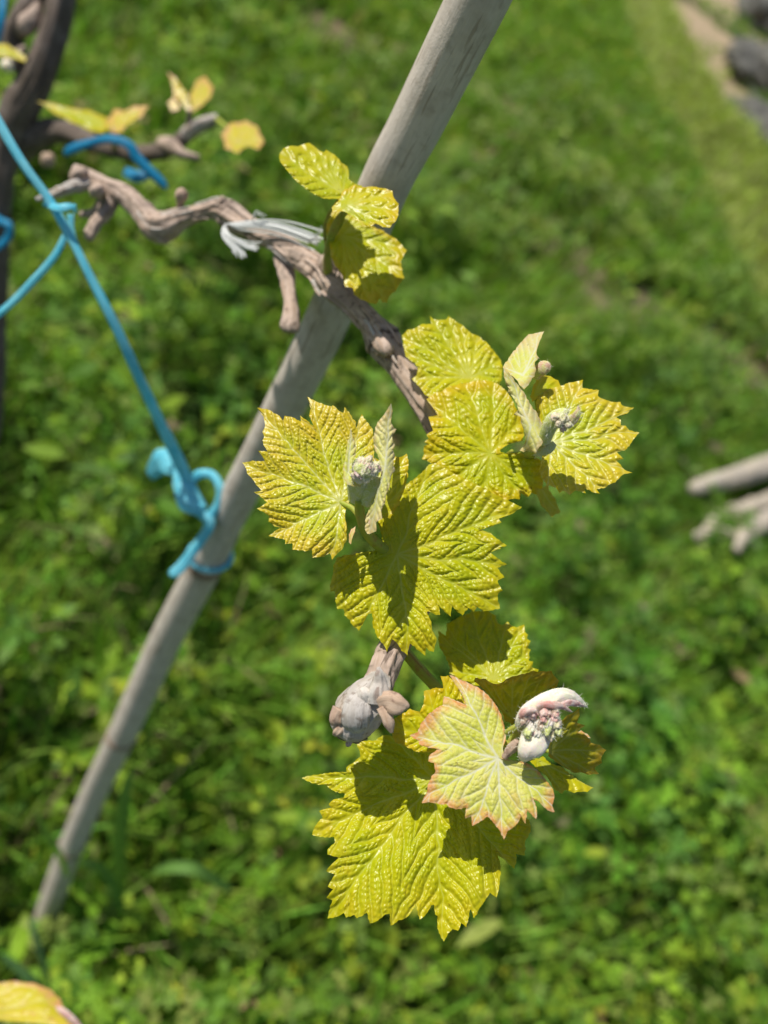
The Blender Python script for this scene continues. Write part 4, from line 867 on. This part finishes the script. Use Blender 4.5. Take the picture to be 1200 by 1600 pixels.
petiole(sh, h, .318, (806, 1165), .315, w0=6, w1=7)
o, h = make_leaf('c6', [(740, 560), (820, 530), (870, 575), (930, 592), (1000, 650), (1060, 690), (1115, 715), (1080, 740), (1000, 745), (950, 730), (930, 755), (880, 720), (850, 660), (790, 610)],
    (800, 560), [(1112, 716), (1000, 655), (935, 750)], .3215, (.30, .6), 0, M_LEAFG, sh, 16, 1.0, 46)
petiole(sh, h, .3215, (803, 1166), .317, w0=6, w1=7)
o, h = make_leaf('c6', [(1000, 400), (1040, 380), (1080, 400), (1100, 425), (1060, 425)], (1002, 405), [(1098, 422)], .322, (0, .3), 0, M_LEAFDOWN, sh, 12, .4, 47)
o, h = make_leaf('c6', [(600, 400), (585, 330), (560, 260), (520, 200), (470, 150), (400, 110), (330, 80), (270, 50), (310, 110), (340, 140), (355, 200), (365, 228), (320, 210), (240, 180), (232, 230), (180, 260), (110, 330), (85, 390), (40, 410), (90, 440), (95, 462), (150, 480), (215, 485), (150, 530), (145, 560), (180, 570), (190, 620), (150, 680), (140, 740), (110, 805), (150, 800), (200, 805), (230, 815), (255, 810), (270, 830), (310, 840), (370, 830), (365, 895), (400, 880), (405, 940), (440, 920), (495, 880), (530, 920), (565, 960), (590, 1018), (610, 970), (640, 950), (670, 920), (690, 880), (715, 925), (725, 845), (750, 870), (780, 900), (780, 830), (760, 780), (800, 800), (850, 850), (887, 858), (870, 820), (885, 775), (880, 730), (850, 690), (810, 640), (770, 600), (720, 570), (660, 560), (600, 556), (575, 545), (580, 480), (600, 440)],
    (555, 542), [(50, 412), (300, 68), (120, 790), (405, 936), (588, 1012), (884, 856)], .3085, (.0, .28), .8, M_LEAFDOWN, sh, 20, .75, 48, label='pale downy young leaf with pink toothed margin')
petiole(sh, h, .3085, (802, 1160), .314, w0=11, w1=8, mat=M_WOOLG)
W = [wool([(1078, 243, .309, 6), (1040, 218, .306, 44), (990, 195, .303, 80), (930, 185, .300, 110), (860, 205, .298, 116), (790, 235, .297, 110), (730, 270, .297, 90), (690, 315, .298, 66), (672, 360, .300, 30)], 'c6', M_WOOLW, 101, parent=sh, flat=.5, rough=.26, seg=48),
     wool([(1060, 238, .307, 10), (1010, 222, .303, 40), (965, 215, .300, 46), (930, 225, .298, 20)], 'c6', M_PINK, 107, parent=sh, flat=.6, rough=.3),
     wool([(720, 330, .298, 30), (700, 290, .295, 54), (735, 262, .293, 50), (780, 262, .293, 24)], 'c6', M_PINK, 108, parent=sh, flat=.6, rough=.35),
     wool([(800, 350, .303, 120), (785, 410, .299, 168), (755, 460, .297, 166), (725, 505, .297, 120), (704, 545, .299, 56), (698, 552, .300, 16)], 'c6', M_WOOLW, 102, parent=sh, flat=.7, rough=.07, seg=32),
     wool([(985, 270, .300, 10), (930, 240, .297, 34), (880, 230, .295, 46), (820, 225, .294, 30), (780, 240, .294, 20)], 'c6', M_PINK, 103, parent=sh, flat=.6, rough=.25),
     wool([(600, 395, .306, 26), (640, 375, .304, 44), (680, 350, .302, 40)], 'c6', M_PETIOLE, 104, parent=sh, flat=.8, rough=.1, name='stalk'),
     wool([(590, 540, .306, 30), (620, 500, .305, 50), (650, 470, .304, 60), (670, 440, .303, 40)], 'c6', M_TAN, 105, parent=sh, flat=.8, rough=.3, name='stipule'),
     wool([(840, 330, .300, 90), (890, 350, .298, 90), (915, 330, .298, 40)], 'c6', M_WOOLW, 106, parent=sh, flat=.8, rough=.2)]
r2 = np.random.default_rng(9); lst = []
for i in range(64):
    x = r2.uniform(695, 910); y = 262 + (x - 695) * .05 + r2.uniform(0, 140); 
    m = [M_PINK, M_LILAC, M_WOOLG, M_CREAM, M_WOOLW, M_TAN, M_LILAC][i % 7] if y > 300 else [M_PINK, M_TAN, M_PINK, M_LILAC][i % 4]
    lst.append((x, y, .2945 + r2.uniform(0, .002), r2.uniform(9, 23), m, (r2.uniform(.6, 1.3), r2.uniform(.7, 1.5), r2.uniform(.7, 1.2))))
W += balls(sh, 'c6', lst)
fuzz(sh, W, 3000, 6)

# ================================================================== YELLOW LEAF lower left corner
lf = thing('vine_shoot', 'yellow leaf with pink tip curling in from the lower left corner', 'vine shoot', tuple(P(-60, 1640, .62)))
o, h = make_leaf(None, [(-60, 1560), (-20, 1536), (20, 1532), (55, 1536), (80, 1546), (95, 1562), (100, 1575), (118, 1590), (130, 1612), (110, 1608), (90, 1592), (70, 1586), (40, 1580), (10, 1588), (-20, 1600), (-60, 1610)], (-50, 1590), [(126, 1608), (90, 1555), (30, 1534), (60, 1584)], .55, (.1, .7), 0, M_LEAFPINK, lf, 26, .35, 51, wave=.004)
V, f, a = tube(pathpx([(88, 1574, .5505, 6), (98, 1580, .549, 11), (112, 1592, .549, 11), (124, 1604, .55, 8), (132, 1614, .55, 3)]), 20, 10, flat=.4, rough=.15); obj('curled_tip', V, f, M_PINK, lf, a)
V, f, a = tube(pathpx([(-50, 1590, .552, 10), (-90, 1640, .58, 12), (-130, 1750, .64, 16), (-160, 1900, .75, 18)]), 12, 8); obj('stem', V, f, M_PETIOLE, lf, a)

# ================================================================== TWINES
def twine(rows, mat, parent, name, seed=0, flat=.62, seg=36, rough=.05, twist=18.0, n_per=14):
    rows = [(x, y, d, w * .82) for x, y, d, w in rows]
    V, f, a = tube(pathpx(rows), seg, n_per, flat=flat, rough=rough, rfreq=60, seed=seed, twist=twist, ridges=.22); return obj(name, V, f, mat, parent, a)
tw = thing('blue_twine', 'bright blue baling twine stretched from the vine to the stake', 'twine', tuple(P(330, 850, .57)))
twine([(-30, 142, 0.4700, 15), (0, 195, 0.4730, 16), (40, 262, 0.4780, 16), (75, 310, 0.4840, 16), (100, 352, 0.4870, 17), (118, 385, 0.4890, 16), (140, 430, 0.4930, 17), (175, 500, 0.5020, 18), (215, 585, 0.5236, 19), (250, 660, 0.5632, 20), (280, 722, 0.5983, 22), (300, 762, 0.6138, 20), (318, 795, 0.6194, 18)], M_BLUE, tw, 'strand', 1)
twine([(106, 362, 0.4890, 14), (85, 400, 0.4940, 14), (50, 440, 0.5030, 14), (10, 480, 0.5150, 14), (-40, 520, 0.5300, 14)], M_BLUE, tw, 'side_strand', 2)
twine([(70, 318, 0.4920, 10), (92, 325, 0.4780, 15), (112, 322, 0.4800, 13), (118, 330, 0.4950, 8)], M_BLUE, tw, 'wrap', 12)
twine([(110, 335, 0.4920, 12), (112, 360, 0.4940, 10), (122, 395, 0.4970, 10), (130, 410, 0.5000, 8)], M_BLUE, tw, 'wrap', 13)
twine([(296, 752, 0.6138, 16), (312, 740, 0.6082, 16), (332, 742, 0.6059, 16), (344, 762, 0.6059, 17), (342, 785, 0.6104, 17), (330, 805, 0.6149, 16), (322, 830, 0.6182, 15)], M_BLUE, tw, 'loop', 3)
twine([(300, 790, 0.6115, 20), (318, 805, 0.6104, 20), (328, 820, 0.6126, 18), (312, 845, 0.6182, 18), (295, 868, 0.6227, 19), (282, 885, 0.6250, 20), (270, 896, 0.6261, 17), (266, 900, 0.6261, 6)], M_BLUE, tw, 'tail', 4)
twine([(284, 736, 0.6123, 26), (270, 726, 0.6286, 36), (254, 722, 0.6449, 44), (244, 730, 0.6591, 36), (234, 742, 0.6720, 22)], M_BLUE, tw, 'tail', 5, flat=.25, rough=.22)
twine([(284, 732, 0.6153, 26), (286, 755, 0.6138, 34), (296, 772, 0.6104, 36), (310, 790, 0.6115, 26), (316, 800, 0.6138, 10)], M_BLUE, tw, 'knot', 6, flat=.8, rough=.18)
twine([(280, 770, 0.6126, 16), (290, 786, 0.6070, 26), (306, 794, 0.6059, 22), (318, 790, 0.6104, 12)], M_BLUE, tw, 'knot', 7, flat=.8, rough=.15)
# the ring round the stake: follows the stake's own section
i8 = 8; c = sp_[i8]; ax = sp_[i8 + 1, :3] - sp_[i8 - 1, :3]; ax /= np.linalg.norm(ax)
c0 = sp_[8, :3] + ax * .012; e1 = R @ np.array([0, 0, 1.0]); e1 -= (e1 @ ax) * ax; e1 /= np.linalg.norm(e1); e2 = np.cross(ax, e1)
ring = []
for k_ in range(33):
    t_ = 2 * np.pi * k_ / 32; rr_ = c[3] * 1.10 + .0008
    ring.append(list(c0 + rr_ * (np.cos(t_) * e1 + np.sin(t_) * e2) + ax * .005 * np.sin(t_)) + [.0021])
V, f, a = tube(np.array(ring), 12, 4); obj('ring', V, f, M_BLUE, tw, a)

tie = thing('blue_tie', 'short blue twine with painted shade tied over the background vine shoot', 'twine', tuple(P(170, 230, .68)))
twine([(102, 240, .68, 12), (112, 234, .675, 18), (140, 224, .67, 16), (170, 217, .665, 16), (200, 226, .665, 16), (214, 246, .668, 17), (235, 268, .672, 18), (252, 284, .675, 16), (260, 294, .676, 6)], M_BLUESHADE, tie, 'strand', 8)
twine([(196, 268, .69, 16), (215, 276, .685, 22), (232, 270, .685, 18)], M_BLUESHADE, tie, 'knot', 9, rough=.15)
t3 = twine([(6, -20, .72, 14), (2, 30, .72, 14), (-4, 70, .73, 12)], M_BLUESHADE, None, 'blue_twine', 10); tag(t3, 'short length of blue twine with painted shade hanging at the top left corner', 'twine')
t4 = twine([(-20, 330, .80, 16), (0, 345, .785, 16), (14, 352, .78, 14), (12, 372, .785, 14), (-8, 390, .79, 14)], M_BLUESHADE, None, 'blue_twine', 11); tag(t4, 'blue twine wound round the dark trunk at the left edge', 'twine')

ws = thing('white_string', 'frayed white string lying along the vine cane beside the top leaves', 'string', tuple(P(420, 365, .46)))
r3 = np.random.default_rng(3)
def fan(name, ctrl, n, w, spread, seed):
    parts = []
    for i in range(n):
        j = r3.normal(0, 1, 2)
        rows = [(x + j[0] * spread * (k / (len(ctrl) - 1)) ** e_ , y + j[1] * spread * (k / (len(ctrl) - 1)) ** e_, d, w) for k, (x, y, d, e_) in enumerate(ctrl)]
        parts.append(tube(pathpx(rows), 6, 8, rough=.1, seed=seed + i))
    V, f, a = join(parts); obj(name, V, f, M_WHITE, ws, a)
fan('strand', [(356, 350, .460, 1), (380, 352, .456, .5), (410, 352, .450, .5), (440, 356, .444, .5), (470, 365, .438, .5), (496, 375, .434, .5)], 22, 2.6, 5.0, 1)
fan('strand', [(354, 350, .460, 1), (350, 358, .457, 1), (352, 370, .455, 1), (362, 382, .454, 1), (372, 390, .454, 1), (376, 398, .454, 1)], 20, 2.2, 5.5, 50)
fan('strand', [(352, 350, .460, 1), (356, 366, .456, 1), (372, 378, .453, 1), (388, 384, .452, 1), (402, 386, .452, 1)], 12, 1.8, 5, 80)
fan('fray', [(394, 345, .452, 1), (398, 336, .448, 1), (404, 330, .446, 1), (412, 333, .445, 1)], 5, 1.0, 3, 110)
fan('fray', [(492, 372, .432, 1), (496, 366, .430, 1), (499, 358, .428, 1)], 6, 1.2, 3, 120)
